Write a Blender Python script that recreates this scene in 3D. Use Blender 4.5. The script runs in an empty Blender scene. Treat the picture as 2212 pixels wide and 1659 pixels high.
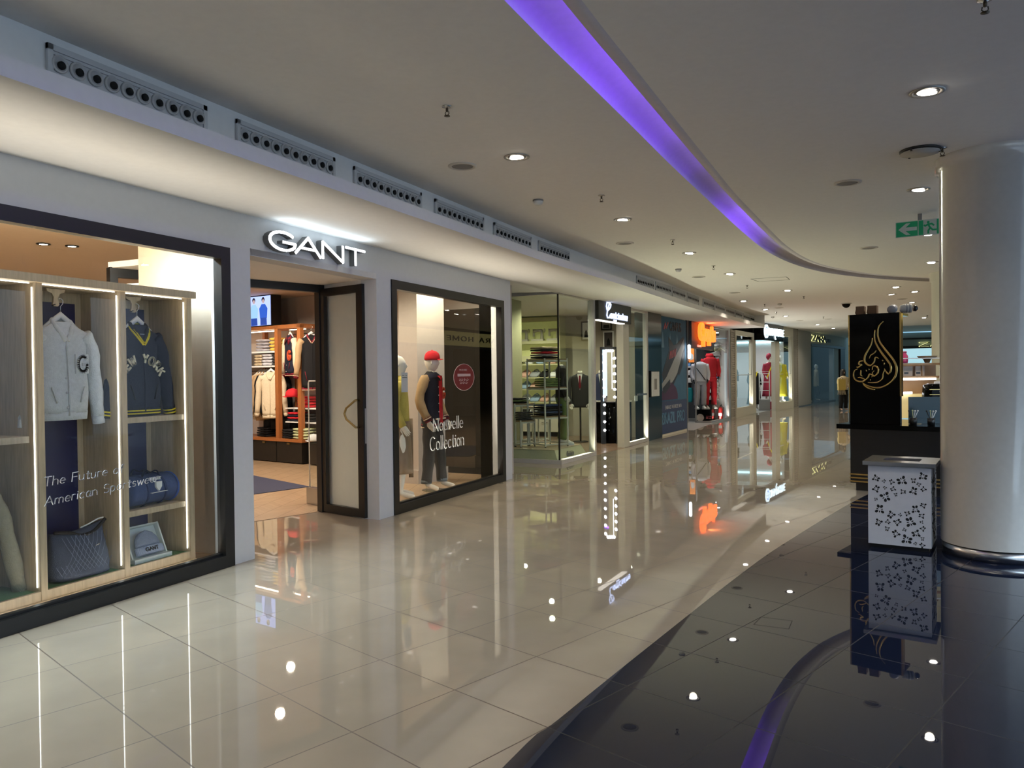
import bpy, bmesh, math, random
from mathutils import Vector, Matrix
sc = bpy.context.scene
COL = sc.collection
PI = math.pi
sin, cos = math.sin, math.cos

# ------------------------------------------------------------ camera
YAW, PIT, ROL, FPX = .4237, -.0125, -.012, 1674.7
fw = Vector((-sin(YAW) * cos(PIT), cos(YAW) * cos(PIT), sin(PIT)))
rt0 = Vector((cos(YAW), sin(YAW), 0)); up0 = rt0.cross(fw)
rt = cos(ROL) * rt0 + sin(ROL) * up0; up = -sin(ROL) * rt0 + cos(ROL) * up0
cam = bpy.data.objects.new('camera', bpy.data.cameras.new('camera'))
cam.matrix_world = Matrix(((rt.x, up.x, -fw.x, 0), (rt.y, up.y, -fw.y, 0), (rt.z, up.z, -fw.z, 1.55), (0, 0, 0, 1)))
cam.data.sensor_width = 36; cam.data.lens = FPX / 2212 * 36
cam.data.clip_start = .05; cam.data.clip_end = 300
COL.objects.link(cam); sc.camera = cam

# ------------------------------------------------------------ world, exposure
w = bpy.data.worlds.new('sky'); sc.world = w; w.use_nodes = True
w.node_tree.nodes['Background'].inputs[0].default_value = (.28, .55, .75, 1)
w.node_tree.nodes['Background'].inputs[1].default_value = 1.0
vs = sc.view_settings
vs.view_transform = 'Standard'; vs.look = 'None'; vs.gamma = 1; vs.use_curve_mapping = False
vs.exposure = 0.2
cy = sc.cycles
cy.max_bounces = 10; cy.diffuse_bounces = 4; cy.glossy_bounces = 5; cy.transmission_bounces = 6
cy.transparent_max_bounces = 24; cy.sample_clamp_indirect = 4; cy.caustics_reflective = False; cy.caustics_refractive = False
cy.use_denoising = True
try: cy.denoiser = 'OPENIMAGEDENOISE'
except Exception: pass
cy.use_adaptive_sampling = True; cy.adaptive_threshold = .015

WARM = (1, .80, .58); NEUT = (1, .93, .82); COOL = (.78, .9, 1)
def area(loc, size, power, col=NEUT, target=None, spread=None, name='lamp_light'):
    l = bpy.data.lights.new(name, 'AREA'); l.shape = 'RECTANGLE'
    l.size, l.size_y = size; l.energy = power; l.color = col
    if spread: l.spread = math.radians(spread)
    o = bpy.data.objects.new(name, l); COL.objects.link(o); o.location = loc
    d = Vector(target) - Vector(loc) if target else Vector((0, 0, -1))
    o.rotation_euler = d.to_track_quat('-Z', 'Y').to_euler()
    o.visible_camera = True
    return o
def spot(loc, power, col=NEUT, target=None, ang=100, blend=.7, r=.05, name='lamp_light'):
    l = bpy.data.lights.new(name, 'SPOT'); l.energy = power; l.color = col
    l.spot_size = math.radians(ang); l.spot_blend = blend; l.shadow_soft_size = r
    o = bpy.data.objects.new(name, l); COL.objects.link(o); o.location = loc
    d = Vector(target) - Vector(loc) if target else Vector((0, 0, -1))
    o.rotation_euler = d.to_track_quat('-Z', 'Y').to_euler()
    return o

area((9.8, -.2, 7.0), (8.2, 24), 9500, (.62, .80, 1), name='added_hall_daylight')  # added area light for unseen daylight from the right
# ------------------------------------------------------------ materials
_mc = {}
def M(name, col=(.5, .5, .5), rough=.5, metal=0, emit=None, es=0, noise=.04, nscale=20, bump=0, bscale=60, spec=.5, stretch=None, alpha=1, coat=0):
    if name in _mc: return _mc[name]
    m = bpy.data.materials.new(name); m.use_nodes = True; nt = m.node_tree; N = nt.nodes; L = nt.links
    b = N['Principled BSDF']
    b.inputs['Roughness'].default_value = rough; b.inputs['Metallic'].default_value = metal
    b.inputs['Specular IOR Level'].default_value = spec
    if coat: b.inputs['Coat Weight'].default_value = coat; b.inputs['Coat Roughness'].default_value = .05
    tc = N.new('ShaderNodeTexCoord'); mp = N.new('ShaderNodeMapping'); L.new(tc.outputs['Object'], mp.inputs['Vector'])
    if stretch: mp.inputs['Scale'].default_value = stretch
    nz = N.new('ShaderNodeTexNoise'); nz.inputs['Scale'].default_value = nscale; nz.inputs['Detail'].default_value = 3
    L.new(mp.outputs[0], nz.inputs['Vector'])
    mx = N.new('ShaderNodeMix'); mx.data_type = 'RGBA'
    lo = tuple(max(0, c * (1 - noise * 2)) for c in col) + (1,); hi = tuple(min(1, c * (1 + noise * 2)) for c in col) + (1,)
    mx.inputs[6].default_value = lo; mx.inputs[7].default_value = hi
    L.new(nz.outputs[0], mx.inputs[0]); L.new(mx.outputs[2], b.inputs['Base Color'])
    if emit:
        b.inputs['Emission Color'].default_value = (*emit, 1); b.inputs['Emission Strength'].default_value = es
    if bump:
        n2 = N.new('ShaderNodeTexNoise'); n2.inputs['Scale'].default_value = bscale; L.new(mp.outputs[0], n2.inputs['Vector'])
        bp = N.new('ShaderNodeBump'); bp.inputs['Strength'].default_value = bump; bp.inputs['Distance'].default_value = .01
        L.new(n2.outputs[0], bp.inputs['Height']); L.new(bp.outputs[0], b.inputs['Normal'])
    _mc[name] = m
    return m
def glass(name='clear_glass', tint=(.95, .97, .96), k=1.0, rough=0.0):
    if name in _mc: return _mc[name]
    m = bpy.data.materials.new(name); m.use_nodes = True; nt = m.node_tree; N = nt.nodes; L = nt.links
    N.remove(N['Principled BSDF']); out = N['Material Output']
    tr = N.new('ShaderNodeBsdfTransparent'); tr.inputs[0].default_value = (*tint, 1)
    gl = N.new('ShaderNodeBsdfGlossy'); gl.inputs['Roughness'].default_value = rough
    fr = N.new('ShaderNodeFresnel'); fr.inputs[0].default_value = 1.45
    mu = N.new('ShaderNodeMath'); mu.operation = 'MULTIPLY'; mu.inputs[1].default_value = k; mu.use_clamp = True
    ge = N.new('ShaderNodeNewGeometry'); iv = N.new('ShaderNodeMath'); iv.operation = 'SUBTRACT'; iv.inputs[0].default_value = 1; L.new(ge.outputs['Backfacing'], iv.inputs[1])
    m0 = N.new('ShaderNodeMath'); m0.operation = 'MULTIPLY'; L.new(fr.outputs[0], m0.inputs[0]); L.new(iv.outputs[0], m0.inputs[1]); L.new(m0.outputs[0], mu.inputs[0])
    mx = N.new('ShaderNodeMixShader'); L.new(mu.outputs[0], mx.inputs[0]); L.new(tr.outputs[0], mx.inputs[1]); L.new(gl.outputs[0], mx.inputs[2])
    L.new(mx.outputs[0], out.inputs[0]); _mc[name] = m
    return m
def math_node(N, L, op, a, b=None, c=None):
    n = N.new('ShaderNodeMath'); n.operation = op
    for i, v in enumerate((a, b, c)):
        if v is None: continue
        if isinstance(v, (int, float)): n.inputs[i].default_value = v
        else: L.new(v, n.inputs[i])
    return n.outputs[0]
def tile_mat(name, col, col2, grout, size, ang, ox, oy, gw=.0045, rough=.045, chevron=False):
    if name in _mc: return _mc[name]
    m = bpy.data.materials.new(name); m.use_nodes = True; nt = m.node_tree; N = nt.nodes; L = nt.links
    b = N['Principled BSDF']; tc = N.new('ShaderNodeTexCoord')
    sp = N.new('ShaderNodeSeparateXYZ'); L.new(tc.outputs['Object'], sp.inputs[0])
    mn = lambda op, a, b_=None, c_=None: math_node(N, L, op, a, b_, c_)
    c, s = cos(ang), sin(ang)
    dx = mn('SUBTRACT', sp.outputs[0], ox); dy = mn('SUBTRACT', sp.outputs[1], oy)
    a = mn('DIVIDE', mn('ADD', mn('MULTIPLY', dx, c), mn('MULTIPLY', dy, s)), size)
    e = mn('DIVIDE', mn('ADD', mn('MULTIPLY', dx, -s), mn('MULTIPLY', dy, c)), size)
    if chevron:
        tri = mn('ABSOLUTE', mn('SUBTRACT', mn('FRACT', a), .5))
        e = mn('MULTIPLY', mn('ADD', e, mn('MULTIPLY', tri, 1.1)), chevron)
        a2 = mn('MULTIPLY', a, 2.0)
    else: a2 = a
    fa = mn('FRACT', a2); fe = mn('FRACT', e)
    da = mn('SUBTRACT', .5, mn('ABSOLUTE', mn('SUBTRACT', fa, .5)))
    de = mn('SUBTRACT', .5, mn('ABSOLUTE', mn('SUBTRACT', fe, .5)))
    g = mn('LESS_THAN', mn('MINIMUM', da, de), gw / size * (2 if chevron else 1))
    cb = N.new('ShaderNodeCombineXYZ'); L.new(mn('FLOOR', a2), cb.inputs[0]); L.new(mn('FLOOR', e), cb.inputs[1])
    wn = N.new('ShaderNodeTexWhiteNoise'); L.new(cb.outputs[0], wn.inputs['Vector'])
    mx = N.new('ShaderNodeMix'); mx.data_type = 'RGBA'; mx.inputs[6].default_value = (*col, 1); mx.inputs[7].default_value = (*col2, 1)
    L.new(wn.outputs['Value'], mx.inputs[0])
    nz = N.new('ShaderNodeTexNoise'); nz.inputs['Scale'].default_value = 3; nz.inputs['Detail'].default_value = 5; L.new(tc.outputs['Object'], nz.inputs['Vector'])
    m3 = N.new('ShaderNodeMix'); m3.data_type = 'RGBA'; m3.blend_type = 'MULTIPLY'; m3.inputs[0].default_value = .25
    L.new(mx.outputs[2], m3.inputs[6]); L.new(nz.outputs[0], m3.inputs[7])
    m2 = N.new('ShaderNodeMix'); m2.data_type = 'RGBA'; L.new(g, m2.inputs[0]); L.new(m3.outputs[2], m2.inputs[6]); m2.inputs[7].default_value = (*grout, 1)
    L.new(m2.outputs[2], b.inputs['Base Color'])
    b.inputs['Roughness'].default_value = rough; b.inputs['IOR'].default_value = 1.55
    rg = mn('MULTIPLY_ADD', g, .5, rough); L.new(rg, b.inputs['Roughness'])
    _mc[name] = m
    return m

# ------------------------------------------------------------ mesh builder
class B:
    def __init__(s): s.bm = bmesh.new(); s.mi = 0; s.T = Matrix.Identity(4)
    def v(s, p): return s.bm.verts.new(s.T @ Vector(p))
    def f(s, vs, smooth=False):
        try: fc = s.bm.faces.new(vs)
        except ValueError: return
        fc.material_index = s.mi; fc.smooth = smooth
    def box(s, x0, x1, y0, y1, z0, z1):
        P = [s.v((x, y, z)) for z in (z0, z1) for y in (y0, y1) for x in (x0, x1)]
        for q in ((0, 2, 3, 1), (4, 5, 7, 6), (0, 1, 5, 4), (2, 6, 7, 3), (0, 4, 6, 2), (1, 3, 7, 5)): s.f([P[i] for i in q])
        return s
    def quad(s, a, b, c, d): s.f([s.v(a), s.v(b), s.v(c), s.v(d)]); return s
    def prism(s, poly, z0, z1, plane='xy', cap=True):
        mp = {'xy': lambda a, b, c: (a, b, c), 'xz': lambda a, b, c: (a, c, b), 'yz': lambda a, b, c: (c, a, b)}[plane]
        A = [s.v(mp(a, b, z0)) for a, b in poly]; Bv = [s.v(mp(a, b, z1)) for a, b in poly]; n = len(poly)
        if cap: s.f(A[::-1]); s.f(Bv)
        for i in range(n): s.f([A[i], A[(i + 1) % n], Bv[(i + 1) % n], Bv[i]])
        return s
    def loft(s, rings, cap=True, closed=True, smooth=True):
        R = [[s.v(p) for p in r] for r in rings]; n = len(R[0])
        for a, b in zip(R, R[1:]):
            for i in range(n if closed else n - 1): s.f([a[i], a[(i + 1) % n], b[(i + 1) % n], b[i]], smooth)
        if cap and closed: s.f(R[0][::-1], smooth); s.f(R[-1], smooth)
        return s
    def lathe(s, prof, c=(0, 0, 0), n=24, smooth=True, cap=True):
        return s.loft([[(c[0] + r * cos(2 * PI * i / n), c[1] + r * sin(2 * PI * i / n), c[2] + z) for i in range(n)] for r, z in prof], cap=cap, smooth=smooth)
    def tube(s, pts, r, n=8, smooth=True, flat=1, upv=None):
        pts = [Vector(p) for p in pts]; rr = r if isinstance(r, (list, tuple)) else [r] * len(pts)
        rings = []; prev = None
        for i, p in enumerate(pts):
            d = (pts[min(i + 1, len(pts) - 1)] - pts[max(i - 1, 0)]).normalized()
            if prev is None:
                a = Vector(upv) if upv else (Vector((0, 0, 1)) if abs(d.z) < .9 else Vector((0, 1, 0)))
            else: a = prev
            e1 = (a - d * a.dot(d)).normalized(); e2 = d.cross(e1); prev = e1
            rings.append([p + rr[i] * (cos(2 * PI * k / n) * e1 + flat * sin(2 * PI * k / n) * e2) for k in range(n)])
        return s.loft(rings, smooth=smooth)
    def ball(s, c, r, n=12, m=8, sc=(1, 1, 1)):
        prof = [(max(1e-4, r * sin(PI * j / m)), -r * cos(PI * j / m)) for j in range(m + 1)]
        return s.loft([[(c[0] + q * cos(2 * PI * i / n) * sc[0], c[1] + q * sin(2 * PI * i / n) * sc[1], c[2] + z * sc[2]) for i in range(n)] for q, z in prof])
    def stroke(s, pts, wv, wh, y0, y1, shear=0):
        """flat ribbon of a drawn line in the x-z plane, from depth y0 to y1; width depends on direction"""
        for (x0, z0), (x1, z1) in zip(pts, pts[1:]):
            dx, dz = x1 - x0, z1 - z0; l = math.hypot(dx, dz)
            if l < 1e-6: continue
            wd = (wh + (wv - wh) * abs(dz / l)) / 2; e = wd * .45
            nx, nz = -dz / l * wd, dx / l * wd; ex, ez = dx / l * e, dz / l * e
            q = [(x0 - ex + nx, z0 - ez + nz), (x0 - ex - nx, z0 - ez - nz), (x1 + ex - nx, z1 + ez - nz), (x1 + ex + nx, z1 + ez + nz)]
            s.prism(q, y0, y1, 'xz')
        return s
    def make(s, name, mats, parent=None, loc=None, rz=0):
        bmesh.ops.recalc_face_normals(s.bm, faces=s.bm.faces)
        me = bpy.data.meshes.new(name); s.bm.to_mesh(me); s.bm.free()
        for m in (mats if isinstance(mats, (list, tuple)) else [mats]): me.materials.append(m)
        o = bpy.data.objects.new(name, me); COL.objects.link(o)
        if parent: o.parent = parent
        if loc: o.location = loc
        if rz: o.rotation_euler.z = rz
        return o
def tag(o, label=None, cat=None, group=None, kind=None):
    if label: o['label'] = label
    if cat: o['category'] = cat
    if group: o['group'] = group
    if kind: o['kind'] = kind
    return o
def thing(name, label, cat, loc=(0, 0, 0), rz=0, group=None, kind=None):
    o = bpy.data.objects.new(name, None); o.empty_display_size = .1; COL.objects.link(o)
    o.location = loc; o.rotation_euler.z = rz
    return tag(o, label, cat, group, kind)
def struct(name, b, m, label, cat, parent=None, **k):
    return tag(b.make(name, m, parent, **k), label, cat, kind='structure')
def copy_tree(o, parent=None, loc=None, rz=None, label=None, group=None):
    c = o.copy(); COL.objects.link(c)
    if parent: c.parent = parent
    if loc is not None: c.location = loc
    if rz is not None: c.rotation_euler.z = rz
    if label: c['label'] = label
    if group: c['group'] = group
    for ch in [x for x in kids.get(o.name, [])]: copy_tree(ch, c)
    return c
kids = {}
def index_kids(o):
    """remember the children of a freshly built thing so that it can be copied"""
    kids[o.name] = [x for x in COL.objects if x.parent == o]
    for c in kids[o.name]: index_kids(c)
    return o
def frame_of(a, b):
    return (a[0], a[1], 0), math.atan2(b[1] - a[1], b[0] - a[0]), math.hypot(b[0] - a[0], b[1] - a[1])

# ------------------------------------------------------------ lettering
def arc(cx, cz, rx, rz, a0, a1, n=10):
    return [(cx + rx * cos(math.radians(a0 + (a1 - a0) * i / n)), cz + rz * sin(math.radians(a0 + (a1 - a0) * i / n))) for i in range(n + 1)]
X = .62   # x-height
SF = {
 'A': (.72, [[(0, 0), (.36, 1), (.72, 0)], [(.14, .36), (.58, .36)]]), 'B': (.55, [[(0, 0), (0, 1)], [(0, 1), *arc(.25, .76, .25, .24, 90, -90), (0, .52)], [(0, .52), *arc(.28, .26, .27, .26, 90, -90), (0, 0)]]),
 'C': (.7, [arc(.4, .5, .38, .5, 50, 310, 16)]), 'D': (.62, [[(0, 0), (0, 1)], [(0, 1), *arc(.22, .5, .38, .5, 90, -90, 12), (0, 0)]]),
 'E': (.5, [[(0, 0), (0, 1)], [(0, 1), (.48, 1)], [(0, .52), (.42, .52)], [(0, 0), (.48, 0)]]), 'F': (.5, [[(0, 0), (0, 1)], [(0, 1), (.52, 1)], [(0, .52), (.42, .52)]]),
 'G': (.78, [arc(.42, .5, .4, .5, 42, 330, 18) + [(.8, .46), (.42, .46)]]), 'H': (.62, [[(0, 0), (0, 1)], [(.6, 0), (.6, 1)], [(0, .5), (.6, .5)]]),
 'I': (.1, [[(0.05, 0), (0.05, 1)]]), 'K': (.6, [[(0, 0), (0, 1)], [(.55, 1), (0, .42)], [(.2, .62), (.6, 0)]]), 'L': (.5, [[(0, 1), (0, 0), (.45, 0)]]),
 'M': (.8, [[(0, 0), (0, 1), (.4, .15), (.8, 1), (.8, 0)]]), 'N': (.66, [[(0, 0), (0, 1)], [(0, 1), (.64, 0)], [(.64, 0), (.64, 1)]]),
 'O': (.8, [arc(.4, .5, .38, .5, 0, 360, 20)]), 'P': (.55, [[(0, 0), (0, 1)], [(0, 1), *arc(.26, .73, .27, .27, 90, -90), (0, .46)]]),
 'R': (.58, [[(0, 0), (0, 1)], [(0, 1), *arc(.26, .74, .27, .26, 90, -90), (0, .48)], [(.24, .48), (.58, 0)]]), 'S': (.55, [arc(.28, .74, .25, .26, 40, 270, 10) + arc(.28, .25, .26, .25, 90, -140, 10)]),
 'T': (.62, [[(0, 1), (.62, 1)], [(.31, 1), (.31, 0)]]), 'U': (.62, [[(0, 1), (0, .3), *arc(.31, .3, .31, .3, 180, 360), (.62, 1)]]), 'V': (.66, [[(0, 1), (.33, 0), (.66, 1)]]),
 'W': (.95, [[(0, 1), (.24, 0), (.47, .9), (.7, 0), (.95, 1)]]), 'Y': (.64, [[(0, 1), (.32, .45), (.64, 1)], [(.32, .45), (.32, 0)]]), 'Z': (.58, [[(0, 1), (.56, 1), (0, 0), (.58, 0)]]),
 'a': (.46, [arc(.22, .31, .21, .31, 60, 360 + 10, 14), [(.44, X), (.44, .05), (.5, 0)]]), 'c': (.44, [arc(.25, .31, .23, .31, 50, 310, 12)]),
 'e': (.46, [[(.03, .33), (.45, .33)] + arc(.24, .31, .22, .31, 5, 310, 14)]), 'f': (.3, [arc(.3, .82, .15, .18, 60, 180, 6) + [(.15, 0)], [(0, X), (.32, X)]]),
 'h': (.46, [[(0, 0), (0, 1)], [(0, .4), *arc(.22, .38, .22, .24, 180, 0), (.44, 0)]]), 'i': (.08, [[(.04, 0), (.04, X)], [(.04, .8), (.04, .86)]]),
 'l': (.08, [[(.04, 0), (.04, 1.02)]]), 'm': (.74, [[(0, 0), (0, X)], [(0, .4), *arc(.18, .4, .18, .22, 180, 0), (.36, 0)], [(.36, .4), *arc(.54, .4, .18, .22, 180, 0), (.72, 0)]]),
 'n': (.46, [[(0, 0), (0, X)], [(0, .38), *arc(.22, .38, .22, .24, 180, 0), (.44, 0)]]), 'o': (.5, [arc(.25, .31, .23, .31, 0, 360, 16)]),
 'p': (.48, [[(0, -.35), (0, X)], [*arc(.22, .31, .22, .31, 150, -150, 14)]]), 'r': (.32, [[(0, 0), (0, X)], [(0, .38), *arc(.2, .4, .2, .22, 180, 60, 6)]]),
 's': (.38, [arc(.2, .46, .16, .16, 40, 260, 8) + arc(.19, .16, .17, .16, 80, -140, 8)]), 't': (.32, [[(.14, .9), (.14, .12), (.2, 0), (.32, .04)], [(0, X), (.32, X)]]),
 'u': (.46, [[(0, X), (0, .25), *arc(.22, .24, .22, .24, 180, 350), (.44, X)], [(.44, X), (.44, 0)]]), 'v': (.46, [[(0, X), (.23, 0), (.46, X)]]),
 'w': (.66, [[(0, X), (.17, 0), (.33, X * .9), (.49, 0), (.66, X)]]), ' ': (.3, []), '-': (.3, [[(0, .4), (.3, .4)]]),
}
def lettering(b, text, x, z, h, wv=.1, wh=None, xs=1, gap=.16, y0=-.004, y1=0, serif=0, slope=0, shear=0, mirror=False):
    """draws text with strokes into builder b (x to the right, z up); returns the end x"""
    wh = wv if wh is None else wh; cx = x
    for ch in text:
        wd, pl = SF[ch]
        for p in pl:
            q = [(cx + (a + shear * c) * h * xs, z + c * h + slope * (cx + a * h * xs - x)) for a, c in p]
            b.stroke(q, wv * h, wh * h, y0, y1)
            if serif and len(p) == 2 and abs(p[0][0] - p[1][0]) < .02 and abs(p[0][1] - p[1][1]) > .3:
                for (a, c) in q: b.stroke([(a - serif * h, c), (a + serif * h, c)], wh * h, wh * h, y0, y1)
        cx += (wd + gap) * h * xs
    return cx
def font_text(text, size, depth=.01, bold=0, xs=1, shear=0):
    """default font as a mesh lying in the local x-z plane, face towards -y"""
    cu = bpy.data.curves.new('t', 'FONT'); cu.body = text; cu.size = size; cu.extrude = depth / 2; cu.offset = bold; cu.shear = shear
    cu.align_x = 'CENTER'; cu.align_y = 'CENTER'; cu.resolution_u = 3
    o = bpy.data.objects.new('t', cu); COL.objects.link(o)
    me = bpy.data.meshes.new_from_object(o.evaluated_get(bpy.context.evaluated_depsgraph_get()))
    bpy.data.objects.remove(o); bpy.data.curves.remove(cu)
    me.transform(Matrix(((xs, 0, 0, 0), (0, 0, -1, 0), (0, 1, 0, 0), (0, 0, 0, 1))))
    return me
def put_text(name, me, mat, parent, loc, rz=0):
    me.materials.clear(); me.materials.append(mat)
    o = bpy.data.objects.new(name, me); COL.objects.link(o); o.parent = parent; o.location = loc; o.rotation_euler.z = rz
    return o

# ------------------------------------------------------------ common materials
FTILE = dict(size=.6039, ang=-.3356, ox=-3.1738, oy=3.1655)
m_floor = tile_mat('beige_polished_tile', (.40, .345, .27), (.43, .37, .29), (.10, .07, .05), gw=.0032, rough=.014, **FTILE)
m_blue = tile_mat('slate_blue_polished_tile', (.009, .013, .031), (.011, .016, .036), (.006, .007, .01), gw=.0032, rough=.014, **FTILE)
m_ceil = M('matt_ceiling_paint', (.86, .84, .80), .9, noise=.02)
m_wall = M('grey_white_wall_paint', (.60, .61, .62), .75, noise=.02, bump=.05)
m_white = M('white_paint', (.78, .78, .76), .6, noise=.02)
m_cream = M('cream_paint', (.62, .59, .49), .6, noise=.02)
m_black = M('black_metal', (.008, .008, .008), .35, noise=.1)
m_gblack = M('black_gloss_panel', (.002, .002, .002), .1, noise=.1, spec=.12)
m_steel = M('brushed_steel', (.55, .55, .55), .25, 1, noise=.06, stretch=(1, 1, 30))
m_alu = M('satin_aluminium', (.55, .54, .52), .4, .8)
m_gold = M('polished_gold', (.62, .44, .16), .16, 1, noise=.08)
m_brass = M('aged_brass', (.40, .30, .13), .3, 1)
m_glass = glass()
m_glass2 = glass('showcase_glass', (.93, .97, .94), 1.0)
m_oak = M('light_oak', (.52, .41, .27), .45, noise=.16, nscale=9, stretch=(6, 6, .6))
m_teak = M('reddish_wood', (.34, .12, .035), .4, noise=.2, nscale=12, stretch=(8, 8, .8))
m_navy = M('navy_panel', (.012, .014, .07), .35)
m_led = M('white_led', (1, 1, 1), .5, emit=(.93, .97, 1), es=5)
m_ledw = M('warm_led', (1, 1, 1), .5, emit=(1, .82, .55), es=10)
m_lamp = M('lit_lamp', (1, 1, 1), .5, emit=(1, .93, .82), es=28)
m_plastic = M('white_plastic', (.7, .7, .68), .4)
m_grill = M('grey_grille', (.25, .24, .23), .7, noise=.2, nscale=400)
m_turf = M('green_turf', (.07, .2, .08), .9, noise=.4, nscale=300, bump=.8, bscale=400)
m_mann = M('ivory_mannequin', (.80, .76, .68), .45)
random.seed(7)
LAMP_E, UP_E = 45, 4.4
# ============================================================ SHELL
def interp(t, xs, ys):
    if t <= xs[0]: return ys[0]
    for a, b, c, d in zip(xs, xs[1:], ys, ys[1:]):
        if t <= b: return c + (d - c) * (t - a) / (b - a)
    return ys[-1]
def smooth_curve(P, k=4):
    out = []
    for i in range(len(P) - 1):
        p0, p1, p2, p3 = P[max(i - 1, 0)], P[i], P[i + 1], P[min(i + 2, len(P) - 1)]
        for j in range(k):
            t = j / k
            out.append(tuple(.5 * ((2 * b) + (-a + c) * t + (2 * a - 5 * b + 4 * c - d) * t * t + (-a + 3 * b - 3 * c + d) * t ** 3) for a, b, c, d in zip(p0, p1, p2, p3)))
    out.append(tuple(P[-1])); return out
HC, HS = 3.32, 2.93
# floor: beige tiles with an inlaid slate blue field on the right
edge = smooth_curve([(-1.37, -7), (-1.36, 0), (-1.30, 2.74), (-1.25, 3.22), (-1.10, 4.35), (-.853, 6.1), (-.627, 7.42), (-.065, 10.1), (.55, 12.3), (1.4, 14.6), (2.6, 17), (5, 20)], 5)
b = B(); b.mi = 0
L_ = [b.v((-12, y, 0)) for x, y in edge]; E1 = [b.v((x, y, 0)) for x, y in edge]; R_ = [b.v((14, y, 0)) for x, y in edge]
for i in range(len(edge) - 1):
    b.mi = 0; b.f([L_[i], E1[i], E1[i + 1], L_[i + 1]]); b.mi = 1; b.f([E1[i], R_[i], R_[i + 1], E1[i + 1]])
b.mi = 0; b.quad((-12, 20, 0), (14, 20, 0), (14, 60, 0), (-12, 60, 0)); b.quad((-12, -14, 0), (14, -14, 0), (14, -7, 0), (-12, -7, 0))
struct('floor', b, [m_floor, m_blue], 'polished beige tile floor with a curved slate blue tile field', 'floor')
# ceiling with the curved light groove
pair = smooth_curve([(-1.53, -7, -1.2, -7), (-1.53, 0, -1.2, 0), (-1.53, 3.4, -1.2, 3.4), (-1.513, 4.43, -1.19, 4.43), (-1.493, 5.4, -1.178, 5.4), (-1.474, 6.6, -1.16, 6.6), (-1.437, 7.9, -1.137, 7.9),
    (-1.407, 8.9, -1.10, 8.8), (-1.364, 10.2, -1.04, 10.1), (-1.278, 11.8, -.955, 11.6), (-1.11, 13.17, -.80, 12.95), (-.864, 14.28, -.58, 13.98), (-.563, 15.16, -.27, 14.8), (-.048, 16.15, .18, 15.75),
    (.512, 16.93, .70, 16.45), (1.297, 17.78, 1.45, 17.25), (2.3, 18.6, 2.5, 18.1), (4.5, 20, 4.6, 19.5)], 4)
YF = [-7, 9.3, 12.7, 15.2, 17.8, 21.2, 25.6]; XF = [-3.79, -3.79, -3.69, -3.49, -3.42, -3.28, -3.10]
YS = [-7, 8.8, 10.3, 11.8, 13.4, 14.8, 16.2, 17.8, 19.5, 21.6, 23.4, 24.85, 25.6]; XS_ = [-3.54, -3.54, -3.47, -3.40, -3.368, -3.345, -3.33, -3.262, -3.20, -3.12, -2.99, -2.83, -2.78]
fx = lambda y: interp(y, YF, XF)
sx = lambda y: interp(y, YS, XS_)
b = B()
for (x0, y0, u0, v0), (x1, y1, u1, v1) in zip(pair, pair[1:]):
    b.quad((-4.2, y0, HC), (x0, y0, HC), (x1, y1, HC), (-4.2, y1, HC))
    b.quad((u0, v0, HC), (5.6, v0, HC), (5.6, v1, HC), (u1, v1, HC))
b.quad((-4.2, 20, HC), (4.5, 20, HC), (4.5, 35, HC), (-4.2, 35, HC))
b.quad((-4.2, 35, HC), (1.3, 35, HC), (1.3, 46, HC), (-4.2, 46, HC))
b.box(1.3, 4.5, 35, 35.1, HC, HC + .5)
struct('ceiling', b, m_ceil, 'matt white mall ceiling on both sides of the curved light groove', 'ceiling')
# groove lining (profile: steep wall at the left, flat top, small lip at the right)
m_groove = M('groove_paint', (.62, .6, .66), .7)
b = B()
prof = [(0, 0), (.04, .045), (.18, .085), (.45, .105), (.8, .11), (1.04, .10), (1.05, .02), (1.0, 0), (.74, .004), (.73, .014), (1.0, .022)]
rows = [[(x + (u - x) * t, y + (v - y) * t, HC + h) for t, h in prof] for x, y, u, v in pair]
b.loft(rows, cap=False, closed=False)
g = struct('trim_1', b, m_groove, 'curved recessed ceiling groove glowing purple, sweeping to the right', 'ceiling groove')
m_led_p = {}
for k, (i0, i1, st) in enumerate([(0, 10, .9), (10, 15, 1.15), (15, 19, .85), (19, 22, .45), (22, 26, .18), (26, 29, .55), (29, 33, 1.4), (33, 35, .9), (35, 38, .25)]):
    i1 = min(i1, len(pair) - 1)
    b = B(); pts = [(x + (u - x) * .88, y + (v - y) * .88, HC + .05) for x, y, u, v in pair[i0:i1 + 1]]
    b.tube(pts, .012, 6)
    b.make('led_strip', M('purple_led_%d' % k, (1, 1, 1), .5, emit=(.24, .07, 1), es=st * 13), g)
# bulkhead with lip and ledge
ys = [-7 + i * .6 for i in range(0, 55)]; ys = [y for y in ys if y < 25.5] + [25.6]
b = B()
rows = [[(-4.90 if y < 10.4 else (-6.7 if y < 12 else -4.75), y, HS), (sx(y), y, HS), (sx(y), y, 3.03), (fx(y) + .0, y, 3.03), (fx(y), y, HC)] for y in ys]
b.loft(rows, cap=False, closed=False, smooth=False)
b.quad((sx(25.6), 25.6, HS), (-4.2, 25.6, HS), (-4.2, 25.6, HC), (sx(25.6), 25.6, HC))
b.quad((-4.2, 25.6, HS), (sx(25.6), 25.6, HS), (sx(25.6), 25.6, 3.03), (-4.2, 25.6, 3.03))
struct('trim_2', b, M('soffit_paint', (.80, .80, .79), .85, noise=.02), 'lower grey white soffit and fascia carrying the air nozzle panels along the shops', 'bulkhead')
b = B(); b.box(-17, -3.9, -12, 48, 3.55, 3.65); b.box(-3.9, 5.6, -12, 46, 3.55, 3.65)  # unseen slab added so no sky light leaks into the shops
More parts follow.
